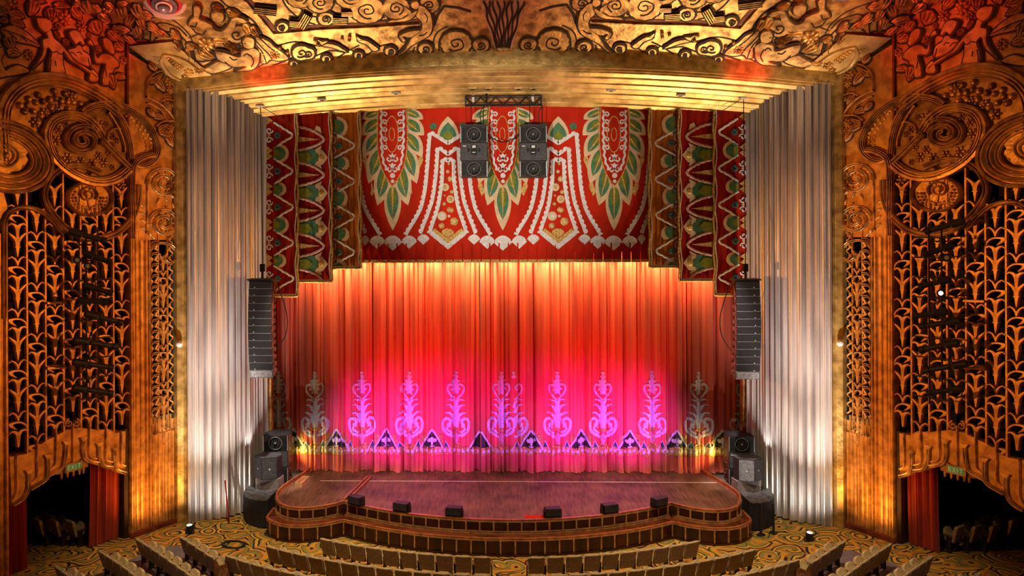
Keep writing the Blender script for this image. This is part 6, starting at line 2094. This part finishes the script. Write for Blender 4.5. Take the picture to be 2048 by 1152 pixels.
def light_ladder(sx):
    sn = 'left' if sx < 0 else 'right'
    wx = lambda P: Vector((P.x * (1 if sx < 0 else -1), P.y, P.z))
    H_ = .75
    ux = 3.95
    t = E('lamp_ladder', wx(WALL.p(ux, 7.0, H_)))
    tag(t, 'black vertical pipe ladder before the %s wall grille' % sn, 'ladder', 'lamp ladders')
    v0, v1 = 5.35, 11.4
    for du in (-.22, .22):
        O('ladder_pipe', MB().tube([wx(WALL.p(ux + du, v0, H_)), wx(WALL.p(ux + du, v1, H_))], .03, 8), STEEL, t)
    for i in range(9):
        v = v0 + (v1 - v0) * (i + .3) / 9
        O('ladder_rung', MB().tube([wx(WALL.p(ux - .75, v, H_)), wx(WALL.p(ux + .55, v, H_))], .025, 8), STEEL, t)
    for v in (6.6, 8.9, 10.8):
        O('wall_stay', MB().tube([wx(WALL.p(ux, v, 0)), wx(WALL.p(ux, v, H_))], .03, 6), STEEL, t)
    if sx < 0:
        fx = [((142, 462), (201, 482)), ((163, 506), (203, 524)), ((168, 570), (214, 586)), ((172, 627), (234, 645)), ((150, 600), (196, 603)), ((142, 679), (217, 692)), ((148, 724), (215, 734)), ((140, 774), (206, 784))]
        S = Plane(WALL.p(0, 0, H_ + .18), WE, (0, 0, 1), WN)
    else:
        fx = [((1926, 441), (1861, 463)), ((1912, 490), (1866, 509)), ((1897, 558), (1848, 573)), ((1900, 622), (1847, 631)), ((1918, 641), (1851, 652)), ((1923, 684), (1857, 698)), ((1932, 727), (1859, 740)), ((1932, 776), (1873, 783))]
        n2 = Vector((-WN.x, WN.y, 0))
        S = Plane(wx(WALL.p(0, 0, H_ + .18)), (-WE.x, WE.y, 0), (0, 0, 1), n2)
    num = ['topmost', 'second', 'third', 'fourth', 'fifth', 'sixth', 'seventh', 'eighth', 'ninth']
    order = sorted(fx, key=lambda q: q[0][1] + q[1][1])
    for i, (a, c_) in enumerate(order):
        ua = S.uv(*a); uc = S.uv(*c_)
        A = S.p(ua[0], ua[1], -.10 + .22 * (i % 2)); B_ = S.p(uc[0], uc[1], .30 + .22 * (i % 2))
        spot_thing(A, B_, 'black tube spotlight on the %s lamp ladder, %s from the top' % (sn, num[i]) if i else 'black tube spotlight on the %s lamp ladder, topmost' % sn, 'ladder spotlights', .125)
    # round lamp heads facing the hall
    heads_ = ((171, 532), (206, 604), (150, 520)) if sx < 0 else ((1898, 515), (1886, 586), (1891, 623))
    for i, q in enumerate(heads_):
        u_ = S.uv(*q)
        P = S.p(u_[0], u_[1], .12)
        d_ = (CAM - P).normalized()
        tt = E('round_lamp', P)
        tag(tt, 'small round lamp head on the %s lamp ladder, %s of three from the top' % (sn, ('first', 'third', 'second')[i] if sx < 0 else ('first', 'second', 'third')[i]) if False else 'round glass fronted lamp on the %s ladder, %s down' % (sn, (('second', 'third', 'first') if sx < 0 else ('first', 'second', 'third'))[i]), 'spotlight', 'round ladder lamps')
        O('can', MB().lathe(P - d_ * .3, d_, [(.05, 0), (.12, .04), (.13, .3), (.12, .31)], 14), STEEL, tt)
        O('lens', MB().lathe(P, d_, [(.10, .0), (.06, .015), (.01, .02)], 14), LENS if not (sx > 0 and i == 1) else LITLENS, tt)
LITLENS = mat('lit_lens', (.9, .9, 1.0), .2, 0, .02, 3, emit=(.8, .8, 1.0), estr=1.6)
light_ladder(-1); light_ladder(1)

# ================================================================== doorway curtains, exit signs, small lights
def exit_curtain(sx, ua, ub, label, seed):
    wx = lambda P: Vector((P.x * (1 if sx < 0 else -1), P.y, P.z))
    b = MB()
    n = 60
    c = wx(WALL.p((ua + ub) / 2, 0, -.3))
    for i in range(n + 1):
        u = ua + (ub - ua) * i / n
        h = -.32 + .07 * math.sin(i * .75 + seed) + .03 * math.sin(i * 1.9)
        for v in (.03, 1.5, 4.0):
            uu = u + (.06 * (1 - v / 4) * (1 if seed % 2 else -1))
            b.v.append(wx(WALL.p(uu, v, h * (1 + .1 * (v < .5)))))
    for i in range(n):
        for k in (0, 1):
            a = i * 3 + k
            b.f.append((a, a + 3, a + 4, a + 1))
    o = O('doorway_curtain', b, EXCURT, None, (c.x, c.y, 0), smooth=70)
    tag(o, label, 'curtain', 'exit doorway curtains')
exit_curtain(-1, 2.2, 3.38, 'red curtain on the stage side of the left exit doorway', 1)
exit_curtain(-1, 5.75, 6.5, 'red curtain at the left picture edge of the left exit doorway', 2)
exit_curtain(1, 2.2, 3.3, 'red curtain on the stage side of the right exit doorway', 3)
EXITG = mat('dim_green_sign_glass', (.10, .16, .07), .4, 0, .1, 5, emit=(.12, .25, .08), estr=.25)
def exit_sign(sx):
    sn = 'left' if sx < 0 else 'right'
    eu = Vector((WE.x, WE.y, 0)) if sx < 0 else Vector((-WE.x, WE.y, 0))
    nn = WN if sx < 0 else Vector((-WN.x, WN.y, 0))
    c = WALL.uv(143, 935)
    P0 = WALL.p(c[0], c[1], .0)
    if sx > 0: P0 = Vector((-P0.x, P0.y, P0.z))
    # reading direction: left to right for the viewer
    ex = -eu if sx < 0 else eu
    S = Plane(P0, ex, (0, 0, 1), nn)
    t = E('exit_sign', P0 + nn * .06)
    tag(t, 'bronze boxed EXIT sign over the %s doorway' % sn, 'sign', 'exit signs')
    O('sign_box', MB().plate(S, [(-.33, -.15), (.33, -.15), (.33, .15), (-.33, .15)], .05, .16), BRONZE, t)
    O('sign_face', MB().plate(S, [(-.28, -.11), (.28, -.11), (.28, .11), (-.28, .11)], .15, .165), EXITG, t)
    b = [MB() for _ in range(4)]
    W_, Hh, st = .085, .16, .024
    def seg(m_, x0_, y0_, x1_, y1_): m_.ribbon(S, [(x0_, y0_), (x1_, y1_)], st, .008, P_FLAT, .165)
    xs = [-.235, -.105, .035, .13]
    x = xs[0]; y0_, y1_ = -.08, .08
    seg(b[0], x, y0_, x, y1_)
    for yy in (y0_ + .012, 0, y1_ - .012): seg(b[0], x, yy, x + W_, yy)
    x = xs[1]; seg(b[1], x, y0_, x + W_ * 1.1, y1_); seg(b[1], x, y1_, x + W_ * 1.1, y0_)
    x = xs[2] + .02; seg(b[2], x, y0_, x, y1_)
    x = xs[3]; seg(b[3], x, y1_ - .012, x + W_ * 1.2, y1_ - .012); seg(b[3], x + W_ * .6, y0_, x + W_ * .6, y1_)
    for m_ in b: O('letter', m_, mat_letter, t)
    for u in (-.42, -.2, .02, .24, .4):
        O('drop_finial', MB().plate(S, [(u - .05, -.15), (u + .05, -.15), (u + .035, -.3), (u, -.36), (u - .035, -.3)], .0, .1, .01), BRONZE, t)
    O('sign_back', MB().plate(S, [(-.6, -.16), (.6, -.16), (.6, .05), (-.6, .05)], -.05, .05), BRONZE, t)
mat_letter = mat('pale_green_letter', (.35, .5, .22), .5, 0, .05, 5, emit=(.3, .5, .15), estr=.3)
exit_sign(-1); exit_sign(1)

# round white knobs on the frame posts
for xp, yp, sn in ((359, 688, 'left'), (1680, 686, 'right')):
    P = onY(xp, yp, 32.8)
    o = O('round_sensor', MB().lathe(P, (0, -1, -.25), [(.05, -.2), (.05, -.06), (.115, -.05), (.125, .03), (.09, .10), (.03, .13)], 16), WHITE, None, P)
    tag(o, 'small white round fitting on the %s gold frame post' % sn, 'fitting', 'white post fittings')
# floor uplights
LITW = mat('uplight_lens', (1, 1, 1), .3, 0, .02, 3, emit=(1, .97, .9), estr=14.0)
for xp, yp, sn in ((380, 1066, 'left'), (1618, 1079, 'right')):
    P = onZ(xp, yp, .0); P.z = zf(P.x, P.y)
    t = E('floor_uplight', P)
    tag(t, 'small black floor uplight with bright lens on the %s carpet' % sn, 'light', 'floor uplights')
    s = 1 if P.x > 0 else -1
    ax = Vector((.1 * s, -.05, 1.0)).normalized()
    O('can', MB().lathe(P + Vector((0, 0, .10)), ax, [(.1, -.06), (.13, 0), (.135, .2), (.12, .21)], 16), STEEL, t)
    O('lens', MB().lathe(P + Vector((0, 0, .10)) + ax * .2, ax, [(.115, .0), (.08, .02), (.01, .03)], 16), LITW, t)
    O('bracket', MB().box((P.x - .16, P.y - .03, P.z), (P.x - .14, P.y + .03, P.z + .16)).box((P.x + .14, P.y - .03, P.z), (P.x + .16, P.y + .03, P.z + .16)).box((P.x - .16, P.y - .1, P.z), (P.x + .16, P.y + .1, P.z + .015)), STEEL, t)
# coil of cable on the carpet
P = onZ(468, 1083, 0)
pts = []
for i in range(90):
    a = i * .42
    r = .34 + .05 * math.sin(i * .37)
    X, Y = P.x + r * 1.15 * math.cos(a), P.y + r * math.sin(a)
    pts.append((X, Y, zf(X, Y) + .02 + .03 * (i / 90) + .012 * math.sin(i * 1.3)))
o = O('cable_coil', MB().tube(pts, .018, 5), SPKD, None, (P.x, P.y, zf(P.x, P.y)))
tag(o, 'coil of black cable lying on the carpet left of the stage', 'cable')
